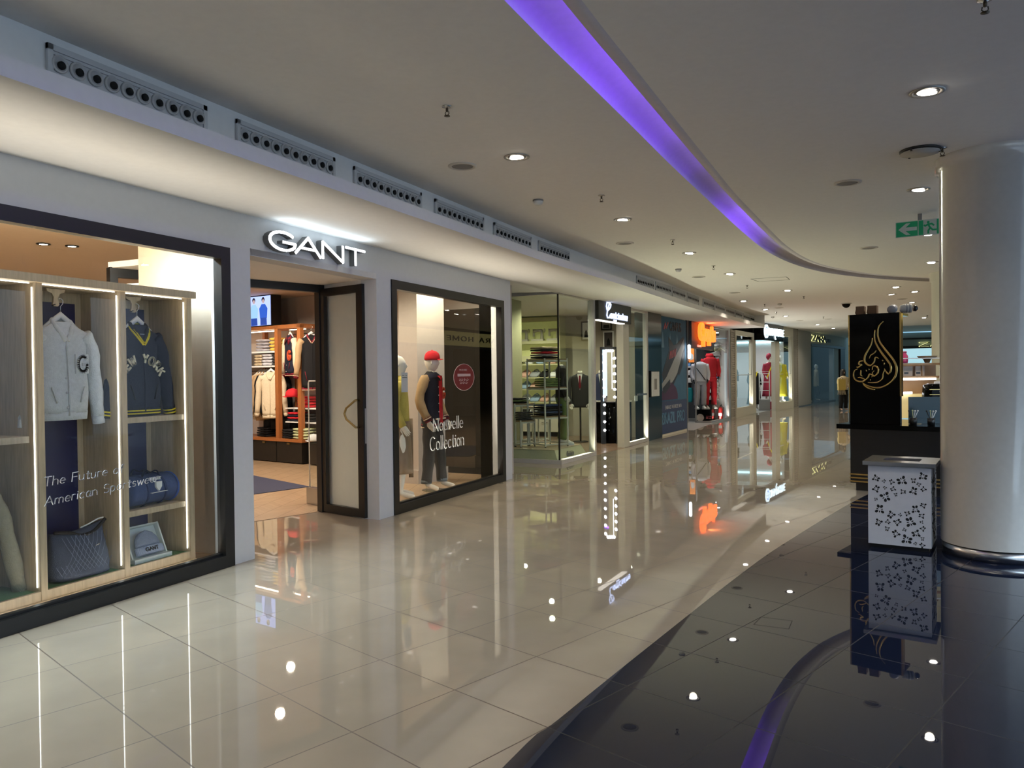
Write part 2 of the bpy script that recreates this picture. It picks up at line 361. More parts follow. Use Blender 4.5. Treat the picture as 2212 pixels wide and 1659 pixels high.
struct('ceiling_sky_block', b, m_ceil, 'added slab above the suspended ceilings, blocking sky light', 'ceiling')
# GANT facade -------------------------------------------------
FX = -4.74
FAC = dict(loc=(FX, 0, 0), rz=PI / 2)          # local x = world y, local y = into the shop
b = B(); TH = .2
for a, c, z0, z1 in [(-9, 1.0, 0, 2.95), (1.0, 4.874, 2.617, 2.95), (4.874, 5.116, 0, 2.95), (5.116, 7.0, 2.59, 2.95), (7.0, 7.28, 0, 2.95), (7.28, 10.233, 2.617, 2.95), (10.233, 10.485, 0, 2.95)]:
    b.box(a, c, 0, TH, z0, z1)
b.box(10.285, 10.485, TH, .42, 0, 2.95)
struct('wall_left', b, m_wall, 'long grey white shopfront wall with two black framed windows and a recessed doorway', 'wall', **FAC)
def window(n, s0, s1, z0, z1, label, fw_=.1, dep=.072, fm=None, loc=None, rz=PI / 2, gm=None, off=.045, cat='window'):
    fm = fm or m_black; t = thing('window_%d' % n, label, cat, loc or (FX, 0, 0), rz, kind='structure')
    b = B(); y0, y1 = -.015, dep
    b.box(s0, s0 + fw_, y0, y1, z0, z1); b.box(s1 - fw_, s1, y0, y1, z0, z1)
    b.box(s0 + fw_, s1 - fw_, y0, y1, z0, z0 + fw_); b.box(s0 + fw_, s1 - fw_, y0, y1, z1 - fw_, z1)
    q = .025
    b.box(s0 + fw_, s0 + fw_ + q, y0 + .04, y1, z0 + fw_, z1 - fw_); b.box(s0 + fw_ + q, s1 - fw_, y0 + .04, y1, z0 + fw_, z0 + fw_ + q * .7)
    b.make('window_frame', fm, t)
    b = B(); b.box(s0 + fw_ - .01, s1 - fw_ + .01, off, off + .012, z0 + fw_ - .01, z1 - fw_ + .01); b.make('glass_pane', gm or m_glass, t)
    return t
win1 = window(1, 1.0, 4.874, 0, 2.617, 'large black framed display window with wooden cabinet, left of the doorway')
def uplight(parent_name, x0, x1, d, z, power, col, tilt=.55, o=(FX, 0), rz=PI / 2, spread=140):
    """slim added light hidden behind the window sill, shining up and out onto the ceiling"""
    c, s = cos(rz), sin(rz); xm = (x0 + x1) / 2; lx, ly = o[0] + xm * c - d * s, o[1] + xm * s + d * c
    l = area((lx, ly, z), (x1 - x0, .025), power, col, name='added_ceiling_fill', spread=spread)
    l.matrix_world = Matrix.Translation((lx, ly, z)) @ Matrix.Rotation(rz, 4, 'Z') @ Matrix.Rotation(PI + tilt, 4, 'X')
    return l
UPL = UP_E
win2 = window(2, 7.28, 10.233, 0, 2.617, 'black framed display window with two mannequins, right of the doorway')
# vestibule: slanted door line
D0, D1 = (-5.64, 7.23), (-6.45, 5.1)
b = B(); b.prism([(FX, 5.116), (FX, 7.0), (-5.64, 7.25), (-6.45, 5.1)], 2.595, 2.65); b.T = Matrix.Identity(4)
struct('ceiling_doorway', b, m_ceil, 'flat white ceiling of the recessed doorway under the glowing sign', 'ceiling')
b = B()
b.prism([(-4.94, 7.0), (-4.94, 7.28), (-5.64, 7.40), (-5.64, 7.25)], 0, 2.6); b.prism([(-4.94, 5.116), (-6.47, 5.09), (-6.47, 5.03), (-4.94, 5.03)], 0, 2.42)
struct('wall_doorway', b, m_white, 'white side walls of the recessed doorway', 'wall')
fl, frz, fln = frame_of(D1, D0)
t = thing('door_1', 'slim black metal door frame across the recessed doorway', 'door frame', fl, frz, kind='structure')
b = B(); b.box(0, fln, -.04, .04, 2.51, 2.6); b.box(fln - .07, fln, -.05, .05, 0, 2.6); b.box(0, .07, -.05, .05, 0, 2.6); b.make('door_frame', m_black, t)
b = B(); b.box(-5.85, -4.94, 4.93, 5.02, 0, 3.05); struct('wall_partition', b, M('partition_taupe', (.33, .28, .23), .8), 'taupe partition wall at the right end of the left display window', 'wall')
# open leaf
lf, lrz, ll = frame_of((-5.64, 7.19), (-4.915, 6.995))
t = thing('door_2', 'open black framed glass door leaf with brass handle, right side of doorway', 'door', lf, lrz, kind='structure')
b = B(); b.box(0, .10, -.025, .025, .012, 2.545); b.box(ll - .085, ll, -.025, .025, .012, 2.545); b.box(.10, ll - .085, -.025, .025, .012, .10); b.box(.10, ll - .085, -.025, .025, 2.46, 2.545)
b.box(ll, ll + .02, -.03, .03, .012, 2.545)
b.make('leaf_frame', m_black, t)
b = B(); b.box(.09, ll - .08, -.005, .005, .09, 2.47); b.make('glass_pane', m_glass, t)
for sg in (-1, 1):
    b = B(); y = sg * .07; hx = ll - .06
    b.tube([(hx, sg * .02, 1.29), (hx - .0, y, 1.29), (hx - .16, y, 1.20), (hx - .19, y, 1.14), (hx - .16, y, 1.08), (hx, y, .995), (hx, sg * .02, .995)], .012, 8); b.make('door_handle', m_brass, t)
b = B(); b.box(ll + .018, ll + .024, -.012, .012, .82, 1.2); b.make('lock_plate', m_steel, t)
# store interior shell
m_int = M('interior_taupe_wall', (.47, .42, .38), .8, noise=.03)
m_intc = M('interior_ceiling_paint', (.72, .60, .47), .85, noise=.02)
m_wood = tile_mat('herringbone_oak_floor', (.50, .36, .23), (.42, .29, .17), (.16, .09, .05), .5, .32, -5, 8, gw=.0018, rough=.28, chevron=5.5)
b = B(); b.prism([(-16, -6), (-4.95, -6), (-4.95, 5.0), (-6.45, 5.1), (-5.65, 7.24), (-4.95, 7.3), (-4.95, 10.5), (-5.0, 10.8), (-8.3, 11.3), (-12, 12.2), (-16, 13)], -.02, .004)
struct('floor_wood', b, m_wood, 'herringbone oak floor inside the fashion shop', 'floor')
b = B(); b.prism([(-16, -6), (-4.95, -6), (-4.95, 10.6), (-8.3, 11.5), (-16, 13.2)], 3.06, 3.12)
struct('ceiling_shop', b, m_intc, 'warm painted ceiling inside the fashion shop', 'ceiling')
b = B(); b.box(-16, -15.8, -6, 13, 0, 3.06); b.box(-16, -4.94, -6, -5.8, 0, 3.06)
b.prism([(-5.0, 10.84), (-6.3, 10.86), (-8.3, 11.42), (-16, 13.1), (-16, 13.3), (-8.3, 11.62), (-6.3, 11.06), (-4.95, 11.0)], 0, 3.08)
b.prism([(-4.95, 10.285), (-5.16, 10.285), (-5.28, 10.84), (-4.95, 10.86)], 0, 3.0)
struct('wall_inner', b, m_int, 'taupe inner walls of the fashion shop', 'wall')
b = B(); b.prism([(-6.08, 9.53), (-5.757, 9.50), (-5.61, 10.02), (-5.95, 10.08)], 0, 3.06)
struct('wall_pillar', b, m_int, 'square taupe pillar behind the mannequins', 'pillar')
b = B(); b.prism([(-6.11, 9.51), (-5.75, 9.475), (-5.585, 10.05), (-5.95, 10.11)], 0, .2)
struct('baseboard_pillar', b, m_int, 'taupe baseboard around the pillar behind the mannequins', 'baseboard')
pf, prz, pln = frame_of((-6.06, 10.79), (-5.27, 10.73))
t = thing('dark_glass_screen', 'tall dark glass screen with black base rail beside the pillar in the mannequin window', 'screen', pf, prz)
b = B(); b.box(0, pln, 0, .02, .1, 2.58); b.make('panel', M('smoked_glass', (.02, .018, .015), .03, spec=.9), t)
b = B(); b.box(0, pln, -.01, .03, 0, .1); b.make('base_rail', m_black, t)
# column
b = B(); b.lathe([(.41, .1), (.41, 3.21), (.44, 3.215), (.44, 3.32)], (1.02, 7.55, 0), 64, cap=False)
col = struct('column_front', b, M('glossy_cream_column', (.66, .63, .57), .14, noise=.03, coat=.5), 'big round glossy cream column at the right edge', 'column')
b = B(); b.lathe([(.40, 0), (.40, .1)], (1.02, 7.55, 0), 64); b.make('base_ring', m_steel, col)
b = B(); b.lathe([(.40, .1), (.40, 3.16), (.43, 3.17), (.43, 3.32)], (1.585, 16.3, 0), 40, cap=False)
struct('column_rear', b, m_cream, 'second round cream column farther back, mostly hidden by the front column', 'column')
# air nozzle panels ------------------------------------------------
def nozzle_panel(loc, rz, L, label):
    t = thing('air_nozzle_panel', label, 'air vent', loc, rz, 'air nozzle panels along the bulkhead')
    b = B(); z0, z1 = 0, .225
    b.box(0, L, -.012, .006, z1 - .03, z1); b.box(0, L, -.012, .006, z0, .01); b.box(0, .03, -.012, .006, 0, z1); b.box(L - .03, L, -.012, .006, 0, z1)
    b.box(.03, L - .03, -.002, .012, .01, z1 - .03)
    b.box(.03, L - .03, -.012, -.002, z1 - .05, z1 - .044)
    b.make('panel_frame', M('nozzle_panel_paint', (.56, .57, .58), .5), t)
    return t
b = B(); b.mi = 0
b.T = Matrix.Rotation(PI / 2, 4, 'X')
b.lathe([(.046, 0), (.046, .012), (.036, .014), (.034, .004)], (0, 0, 0), 20)
b.mi = 1; b.lathe([(.021, .004), (.021, .016)], (.008, -.004, 0), 14)
noz = b.make('nozzle', [M('nozzle_paint', (.5, .5, .5), .4), M('duct_black', (.003, .003, .003), .9)])
noz_me = noz.data; bpy.data.objects.remove(noz)
vents = [(2.654, 3.71), (3.97, 5.02), (5.28, 6.34), (6.60, 7.66), (7.93, 9.0), (9.26, 10.32)]
vents += [(13.43, 14.36), (14.47, 15.47), (15.59, 16.69), (16.86, 18.0), (18.45, 19.6), (19.72, 20.9), (21.07, 22.25), (22.39, 23.4), (23.62, 24.7), (24.8, 25.5)]
ordn = ['nearest', 'second nearest', 'third', 'fourth', 'fifth', 'sixth']
for i, (y0, y1) in enumerate(vents):
    p0, p1 = (fx(y0) + .012, y0), (fx(y1) + .012, y1)
    _, rz, L = frame_of(p0, p1)
    lab = (ordn[i] + ' white air nozzle panel of the near row above the windows') if i < 6 else ('%s grey air nozzle panel of the far row above the shops' % ['first', 'second', 'third', 'fourth', 'fifth', 'sixth', 'seventh', 'eighth', 'ninth', 'tenth'][i - 6])
    t = nozzle_panel((p0[0], p0[1], 3.045), rz, L, lab)
    for k in range(10):
        o = bpy.data.objects.new('nozzle', noz_me); COL.objects.link(o); o.parent = t; o.location = (L * .062 + k * L * .0972, -.002, .135)
# ============================================================ GARMENTS, FIGURES, SMALL GOODS
def fab(name, col, r=.85): return M(name, col, r, noise=.07, nscale=40, bump=.35, bscale=120, spec=.25)
f_white = fab('white_wool', (.66, .68, .68)); f_navy = fab('navy_wool', (.012, .014, .028)); f_black = fab('black_cotton', (.010, .010, .011))
f_beige = fab('beige_wool', (.55, .44, .29)); f_cream = fab('cream_leather', (.64, .54, .38)); f_olive = fab('olive_fleece', (.24, .22, .15))
f_red = fab('red_cotton', (.55, .02, .03)); f_dred = fab('burgundy_rib', (.16, .01, .02)); f_yel = fab('yellow_rib', (.75, .6, .02)); f_must = fab('mustard_knit', (.70, .45, .08))
f_grey = fab('grey_knit', (.35, .34, .38)); f_lgrey = fab('light_grey_knit', (.55, .54, .58)); f_green = fab('sage_green_knit', (.48, .52, .30)); f_camel = fab('camel_wool', (.42, .28, .15))
f_char = fab('charcoal_cotton', (.035, .035, .036)); f_denim = fab('blue_canvas', (.05, .075, .17)); f_slate = fab('slate_denim', (.05, .065, .10)); f_dgreen = fab('green_trousers', (.17, .24, .08))
f_teal = fab('teal_nylon', (.02, .25, .30)); f_skin = M('skin', (.55, .36, .26), .55); f_hair = M('dark_hair', (.012, .008, .006), .45, noise=.3, nscale=60, stretch=(6, 6, .5))
f_emb = fab('ivory_felt', (.72, .66, .48)); f_orange = fab('orange_felt', (.65, .10, .04)); f_brown = fab('brown_suede', (.16, .11, .06)); f_blue = fab('royal_blue', (.04, .10, .35))
f_gold = fab('gold_brocade', (.52, .42, .10)); f_robe = M('crimson_pattern', (.33, .02, .05), .8, noise=.45, nscale=60); f_lime = fab('lime_dress', (.50, .48, .04))

def se(a, b, n=28, p=2.4, cx=0, cy=0, z=0, wob=0, ph=0):
    out = []
    for i in range(n):
        t = 2 * PI * i / n; c, s = cos(t), sin(t)
        k = 1 + wob * sin(5 * t + ph) + wob * .6 * sin(9 * t - ph * 2)
        out.append((cx + a * k * abs(c) ** (2 / p) * (1 if c >= 0 else -1), cy + b * k * abs(s) ** (2 / p) * (1 if s >= 0 else -1), z))
    return out
def sleeve_part(par, pts, r, mat, cuff=None, stripes=(), name='sleeve'):
    b = B(); rr = [r * (1 + .1 * sin(i * 2.1)) * (1 - .32 * i / (len(pts) * 3)) for i in range(len(pts) * 3 - 2)]
    P = smooth_curve(pts, 3); b.tube(P, rr[:len(P)] + [rr[-1]] * max(0, len(P) - len(rr)), 14)
    o = b.make(name, mat, par)
    if cuff:
        e = Vector(P[-1]); d = (e - Vector(P[-2])).normalized(); rc = r * .72
        b = B(); b.tube([e - d * .01, e + d * .03, e + d * .06], [rc * 1.05, rc, rc * .95], 14); b.make('cuff', cuff, par)
        for k, m in enumerate(stripes):
            b = B(); q = e + d * (.008 + .024 * k); b.tube([q, q + d * .011], [rc * 1.1, rc * 1.08], 14); b.make('cuff_stripe', m, par)
def hanging_jacket(label, loc, rz, H, ws, wh, body, sleeve, rib, stripes=(), collar='rib', group=None, sl=.52, sx=.1, dep=.075, buttons=None, name='hanging_jacket', cat='jacket', hanger=True, lean=0, cuff=True):
    t = thing(name, label, cat, loc, rz, group)
    rows = []
    for k in range(13):
        q = k / 12; z = .05 + (H - .05) * q
        a = wh + (ws - wh) * q ** 1.4 + (.012 * sin(q * 7)); rows.append(se(a, dep * (1 - .25 * q), z=z, wob=.025 * (1 - q), ph=q * 3))
    rows += [se(ws * .97, dep * .62, z=H + .012), se(ws * .62, dep * .5, z=H + .045), se(.075, .045, z=H + .075), se(.062, .04, z=H + .08)]
    b = B(); b.loft(rows); b.make('jacket_body', body, t)
    b = B(); b.loft([se(wh * .98, dep * .96, z=0), se(wh * 1.0, dep * .98, z=.03), se(wh * 1.02, dep, z=.06)]); b.make('hem_band', rib, t)
    for k, m in enumerate(stripes):
        b = B(); z = .012 + .022 * k; b.loft([se(wh * 1.02, dep * 1.03, z=z), se(wh * 1.02, dep * 1.03, z=z + .011)]); b.make('hem_stripe', m, t)
    for sg in (-1, 1):
        sleeve_part(t, [(sg * (ws - .035), 0, H - .01), (sg * (ws + .02), -.005, H - .10), (sg * (ws + sx * .55), -.015, H - sl * .55), (sg * (ws + sx), -.01, H - sl)], .062, sleeve, rib if cuff else None, stripes)
    b = B(); b.tube([(0, -dep * 1.02, .03), (.004, -dep * 1.0, H * .4), (-.003, -dep * .9, H * .8), (0, -dep * .62, H - .03)], .006, 6); b.make('placket', body, t)
    if buttons:
        for k in range(5):
            b = B(); b.ball((-.014, -dep * (1.04 - .10 * k) - .002, .09 + k * (H - .16) / 4.4), .0095, 8, 6, (1, .5, 1)); b.make('button', buttons, t)
    for sg in (-1, 1):
        b = B(); b.tube([(sg * .09, -dep * 1.02, H * .20), (sg * .125, -dep * .96, H * .38)], .006, 6)
        b.make('pocket_welt', rib, t)
    if collar == 'rib':
        b = B(); P = [(-.005, -dep * .85, H - .055), (-.05, -dep * .62, H + .02), (-.068, 0, H + .085), (0, .035, H + .10), (.068, 0, H + .085), (.05, -dep * .62, H + .02), (.005, -dep * .85, H - .055)]
        b.tube(smooth_curve(P, 3), .018, 8); b.make('collar', rib, t)
        for k, m in enumerate(stripes):
            b = B(); sc_ = 1.05 + .2 * k; b.tube(smooth_curve([(x * sc_, y - .012, z - .006 - .016 * k) for x, y, z in P], 3), .0075, 6); b.make('collar_stripe', m, t)
    elif collar == 'flap':
        for sg in (-1, 1):
            b = B(); b.loft([[(sg * .06, .03, H + .10), (sg * .065, -.02, H + .09), (sg * .01, -dep * .8, H + .0), (sg * .012, -dep * .7, H + .02)], [(sg * .11, .03, H + .055), (sg * .13, -.05, H + .01), (sg * .09, -dep * 1.05, H - .10), (sg * .02, -dep * 1.02, H - .03)]], closed=True); b.make('collar', rib, t)
    if hanger:
        b = B(); b.tube([(-.13, 0, H + .035), (-.06, 0, H + .085), (0, 0, H + .13), (.06, 0, H + .085), (.13, 0, H + .035)], [.012, .02, .026, .02, .012], 10, flat=.5); b.make('hanger', m_plastic, t)
        b = B(); b.tube([(0, 0, H + .14), (0, 0, H + .19), (.018, 0, H + .21), (.02, 0, H + .235), (0, 0, H + .25), (-.015, 0, H + .24)], .0028, 6); b.make('hanger_hook', m_steel, t)
    return t
def folded(label, loc, rz, w_, d_, h_, mat, group, name='folded_sweater', cat='sweater'):
    b = B(); h = h_ * .94; n = 6; prof = []
    prof = [(d_, .004), (d_, h * .9)] + [(h / 2 * .9 - h * .45 * sin(PI * k / n), h / 2 + h * .46 * cos(PI * k / n)) for k in range(n + 1)]
    rows = []
    for k in range(7):
        q = -1 + 2 * k / 6; e = 1 - .16 * abs(q) ** 6
        rows.append([(q * w_ / 2, y + .006 * sin(q * 5 + z * 90), h / 2 + (z - h / 2) * e + .002 * sin(q * 7 + y * 40)) for y, z in prof])
    b.loft(rows)
    return tag(b.make(name, mat, None, loc, rz), label, cat, group)
CNT = ['bottom', 'second', 'third', 'fourth', 'fifth', 'sixth', 'seventh']
def stack(n, fr, x, y, z, w_, d_, h_, mats, what, where, name='folded_sweater', cat='sweater'):
    o, rz = fr
    for k in range(n):
        m, cn = mats[k % len(mats)]
        pos = 'topmost' if k == n - 1 else CNT[k]
        jx = random.uniform(-.008, .008)
        c, s = cos(rz), sin(rz); X_, Y_ = x + jx, y + random.uniform(-.006, .006)
        folded('%s folded %s %s of the stack %s' % (pos, cn, what, where), (o[0] + X_ * c - Y_ * s, o[1] + X_ * s + Y_ * c, z + k * h_ + .001), rz, w_, d_, h_, m, '%s %s stack %s' % (cn if len(mats) == 1 else 'mixed', what, where), name, cat)
def at(fr, x, y, z=0):
    o, rz = fr; c, s = cos(rz), sin(rz); return (o[0] + x * c - y * s, o[1] + x * s + y * c, z)
def cap_thing(label, loc, rz, mat, brim=None, s=1, tilt=0, under=None, group=None):
    t = thing('baseball_cap', label, 'cap', loc, rz, group)
    b = B(); b.loft([se(.09 * s * q, .10 * s * q, z=z * s, p=2.1, cy=cyy * s) for q, z, cyy in [(1, 0, 0), (1.02, .03, 0), (.97, .06, .0), (.82, .09, 0), (.55, .112, 0), (.2, .122, 0), (.02, .124, 0)]]); b.make('crown', mat, t)
    b = B(); R0 = [(.088 * s * cos(a), -.085 * s - .0 * s + .095 * s * 0 - .0, .012 * s) for a in (0,)]
    top = [[(x * s, (-.06 - d * (1 - (x / .095) ** 2)) * s, (.016 - .05 * d - .5 * x * x * 3) * s) for x in [-.088 + .176 * i / 10 for i in range(11)]] for d in (0, .03, .06, .085)]
    bot = [[(x, y, z - .006 * s) for x, y, z in r] for r in top]
    b.loft(top, cap=False, closed=False); b.loft(bot, cap=False, closed=False); b.loft([top[-1], bot[-1]], cap=False, closed=False)
    b.make('brim', brim or mat, t)
    b = B(); b.ball((0, 0, .125 * s), .008 * s, 8, 5); b.make('top_button', mat, t)
    return t
def skin_mesh(name, V_, E_, R_, mat, parent, sub=2, root=0):
    me = bpy.data.meshes.new(name); me.from_pydata(V_, E_, []); me.materials.append(mat)
    o = bpy.data.objects.new(name, me); COL.objects.link(o); o.parent = parent
    sm = o.modifiers.new('skin', 'SKIN'); sm.use_smooth_shade = True
    for i, r in enumerate(R_):
        d = me.skin_vertices[0].data[i]; d.radius = (r, r) if not isinstance(r, tuple) else r; d.use_root = (i == root)
    su = o.modifiers.new('sub', 'SUBSURF'); su.levels = sub; su.render_levels = sub
    return o
def hand(par, p, d, mat, sg=1, sc_=1, palm=(0, -1, 0)):
    """palm and five separate bent fingers, starting at the wrist p and pointing along d"""
    d = Vector(d).normalized(); n = Vector(palm); n = (n - d * n.dot(d)).normalized(); s = d.cross(n) * sg
    p = Vector(p); b = B(); S = .18 * sc_
    def ring(c, a, t): return [tuple(c + s * a * cos(2 * PI * k / 10) + n * t * sin(2 * PI * k / 10)) for k in range(10)]
    b.loft([ring(p, .13 * S, .11 * S), ring(p + d * .16 * S, .19 * S, .10 * S), ring(p + d * .34 * S, .235 * S, .09 * S), ring(p + d * .5 * S, .22 * S, .07 * S)])
    for k, (o_, L, c) in enumerate([(.17, .40, .25), (.06, .46, .32), (-.055, .43, .4), (-.165, .33, .5)]):
        q0 = p + d * .46 * S + s * o_ * S; q1 = q0 + (d + n * c * .5).normalized() * L * .42 * S; q2 = q1 + (d + n * c * 1.4).normalized() * L * .33 * S; q3 = q2 + (d * .7 + n * c * 2).normalized() * L * .25 * S
        b.tube([q0, q1, q2, q3], [.056 * S, .052 * S, .045 * S, .03 * S], 8)
    q0 = p + d * .12 * S + s * .15 * S; q1 = q0 + (d * .6 + s * .75 + n * .3).normalized() * .24 * S; q2 = q1 + (d * .9 + s * .2 + n * .4).normalized() * .18 * S; q3 = q2 + d * .1 * S
    b.tube([q0, q1, q2, q3], [.07 * S, .062 * S, .05 * S, .034 * S], 8)
    return b.make('hand', mat, par)
def head_mesh(par, c, mat, s=1, face=True, name='head', tiltf=0):
    b = B(); rows = []
    for k in range(15):
        q = k / 14; z = -.125 + .25 * q
        a = .078 * (sin(PI * min(1, .10 + q * .9)) ** .55) * (.72 + .28 * min(1, q * 1.7)); bb = .098 * (sin(PI * min(1, .10 + q * .9)) ** .5) * (.78 + .22 * min(1, q * 1.6))
        ring = []
        for i in range(22):
            t = 2 * PI * i / 22 - PI / 2; x, y = a * cos(t), bb * sin(t)
            if i in (0,) and face:
                y -= {5: .010, 6: .020, 7: .012, 4: .006, 3: .008, 2: .007}.get(k, 0)
            if face and i in (3, 19) and k in (7, 8): y += .009
            ring.append(((c[0] + x * s), (c[1] + (y + .012 * (q - .4)) * s), c[2] + z * s))
        rows.append(ring)
    b.loft(rows)
    for sg in (-1, 1): b.ball((c[0] + sg * .079 * s, c[1] + .008 * s, c[2] - .005 * s), .024 * s, 8, 6, (.35, .7, 1.2))
    return b.make(name, mat, par)
def figure(label, cat, name, loc, rz, mat, H=1.85, arms=None, legs=None, hd=True, group=None, female=False, yaw_head=0, feet=True, hands=True, headmat=None):
    """standing body facing local -y: one continuous skinned surface, plus head and hands"""
    k = H / 1.85; t = thing(name, label, cat, loc, rz, group); w_ = .86 if female else 1
    A = arms or [[(.20, 0, 1.50), (.27, .03, 1.22), (.24, -.06, .98)], [(-.20, 0, 1.50), (-.27, .03, 1.22), (-.24, -.06, .98)]]
    Lg = legs or [[(.10, 0, .93), (.11, -.01, .50), (.11, .02, .09), (.12, -.17, .035)], [(-.10, 0, .93), (-.12, -.05, .50), (-.13, .0, .09), (-.15, -.19, .035)]]
    V_ = [(0, 0, .98), (0, -.005, 1.12), (0, 0, 1.30), (0, .01, 1.47), (0, .01, 1.55), (0, .0, 1.62)]
    R_ = [(.135 * w_, .105), (.12 * w_, .09), (.15 * w_, .105), (.12 * w_, .075), .052, .05]; E_ = [(0, 1), (1, 2), (2, 3), (3, 4), (4, 5)]
    for arm in A:
        i = len(V_); sh, el, wr = arm; V_ += [(sh[0] * .8 * w_, sh[1], sh[2] - .02), (sh[0] * w_, sh[1], sh[2] - .03), (el[0], el[1], el[2]), (wr[0], wr[1], wr[2])]
        R_ += [.06, .05, .04, .026]; E_ += [(3, i), (i, i + 1), (i + 1, i + 2), (i + 2, i + 3)]
    for lg in Lg:
        i = len(V_); V_ += list(lg); R_ += [.085, .058, .036, (.035, .022)]; E_ += [(0, i), (i, i + 1), (i + 1, i + 2), (i + 2, i + 3)]
    V_ = [tuple(c * k for c in v) for v in V_]; R_ = [(r * k if not isinstance(r, tuple) else (r[0] * k, r[1] * k)) for r in R_]
    skin_mesh('body', V_, E_, R_, mat, t)
    if hd: head_mesh(t, (0, 0, 1.725 * k), headmat or mat, k).rotation_euler.z = yaw_head
    if hands:
        for arm, sg in zip(A, (1, -1)):
            wr, el = Vector(arm[2]) * k, Vector(arm[1]) * k; d = (wr - el).normalized()
            hand(t, wr - d * .01, d + Vector((0, -.25, -.1)), mat, sg, k, palm=(-sg, -.3, 0))
    return t, [[tuple(c * k for c in p) for p in a] for a in A], [[tuple(c * k for c in p) for p in l] for l in Lg]
def coat(par, mat, z0, z1, a0, a1, b0, b1, name='jacket_body', wob=.02, open_=0, p=2.3):
    rows = []
    for k in range(12):
        q = k / 11; rows.append(se(a0 + (a1 - a0) * q ** 1.2, b0 + (b1 - b0) * q, z=z0 + (z1 - z0) * q, wob=wob * (1 - q), ph=q * 4, p=p))
    rows += [se(a1 * .93, b1 * .9, z=z1 + .03), se(a1 * .55, b1 * .72, z=z1 + .06), se(.07, .065, z=z1 + .085)]
    b = B(); b.loft(rows); return b.make(name, mat, par)
def trousers(par, L, mat, r0=.105, r1=.062, z1=1.0, cuffm=None, name='trousers', endk=.02):
    b = B()
    for lg in L:
        h, kn, an = lg[0], lg[1], lg[2]; P = smooth_curve([(h[0], h[1], z1 - .04), (h[0], h[1], h[2] - .05), kn, (an[0], an[1], an[2] + endk)], 4)
        n = len(P); b.tube(P, [r0 + (r1 - r0) * (i / (n - 1)) + .006 * sin(i * 2.3) for i in range(n)], 14, upv=(0, 1, 0))
    b.loft([se(.12, .10, z=z1 - .16), se(.16, .125, z=z1 - .08), se(.145, .115, z=z1)]); o = b.make(name, mat, par)
    if cuffm:
        for lg in L: b = B(); an = lg[2]; b.tube([(an[0], an[1], an[2] + endk - .005), (an[0], an[1], an[2] + endk + .04)], r1 * 1.07, 14); b.make('trouser_cuff', cuffm, par)
    return o
def shoe(par, p, yaw, mat, sole, s=1, name='shoe', asthing=None):
    b = B(); c_, s_ = cos(yaw), sin(yaw)
    prof = [(-.12, .032, .095), (-.09, .042, .10), (-.03, .042, .085), (.03, .045, .065), (.09, .048, .05), (.135, .04, .035), (.15, .02, .02)]
    rows = [[(p[0] + s * (yy * c_ - a * cos(t) * s_), p[1] + s * (yy * s_ + a * cos(t) * c_), p[2] + s * (.018 + max(0, h * sin(t)))) for t in [PI * j / 8 for j in range(9)]] for yy, a, h in prof]
    b.mi = 0; b.loft(rows); b.mi = 1
    pts = [(y, a * 1.06) for y, a, h in prof]; poly = [(y, a) for y, a in pts] + [(y, -a) for y, a in pts[::-1]]
    b.prism([(p[0] + s * (y * c_ - a * s_), p[1] + s * (y * s_ + a * c_)) for y, a in poly], p[2], p[2] + .022 * s)
    return b.make(name, [mat, sole], par)
def frame_picture(label, loc, rz, w_, h_, fm, build=None, mount=None, group=None, name='picture_frame', cat='picture'):
    t = thing(name, label, cat, loc, rz, group)
    b = B(); f = .03; b.box(-w_ / 2, w_ / 2, -.025, 0, 0, f); b.box(-w_ / 2, w_ / 2, -.025, 0, h_ - f, h_); b.box(-w_ / 2, -w_ / 2 + f, -.025, 0, f, h_ - f); b.box(w_ / 2 - f, w_ / 2, -.025, 0, f, h_ - f); b.make('frame', fm, t)
    b = B(); b.box(-w_ / 2 + f, w_ / 2 - f, -.01, -.004, f, h_ - f); b.make('mount', mount or m_white, t)
    if build: b = B(); m = build(b); b.make('print', m, t)
    return t
def text_w(text, gap=.16): return sum(SF[c][0] + gap for c in text) - gap
# ============================================================ GANT SHOPFRONT
def facade(x, d, z=0): return (FX - d, x, z)
# glowing sign
t = thing('shop_sign', 'glowing white letters GANT on the grey wall above the doorway', 'sign', (FX, 5.28, 2.672), PI / 2)
m_side = M('sign_letter_side', (.12, .12, .12), .4); m_face = M('sign_letter_face', (1, 1, 1), .4, emit=(.95, .98, 1), es=2.6)
for ch, x0, wd in [('G', .0, .335), ('A', .345, .355), ('N', .735, .325), ('T', 1.10, .32)]:
    h = .158; xs = wd / (SF[ch][0] * h)
    b = B(); b.mi = 0; lettering(b, ch, x0, .005, h, .2, .17, xs=xs, y0=-.062, y1=0); b.mi = 1; lettering(b, ch, x0, .005, h, .17, .14, xs=xs, y0=-.07, y1=-.062)
    b.make('letter', [m_side, m_face], t)
area((FX + .12, 6.0, 2.80), (1.3, .12), 1.6, (.75, .9, 1), target=(FX + .25, 6.0, 3.4), name='sign_glow')  # added area light throwing the sign's wash onto the soffit
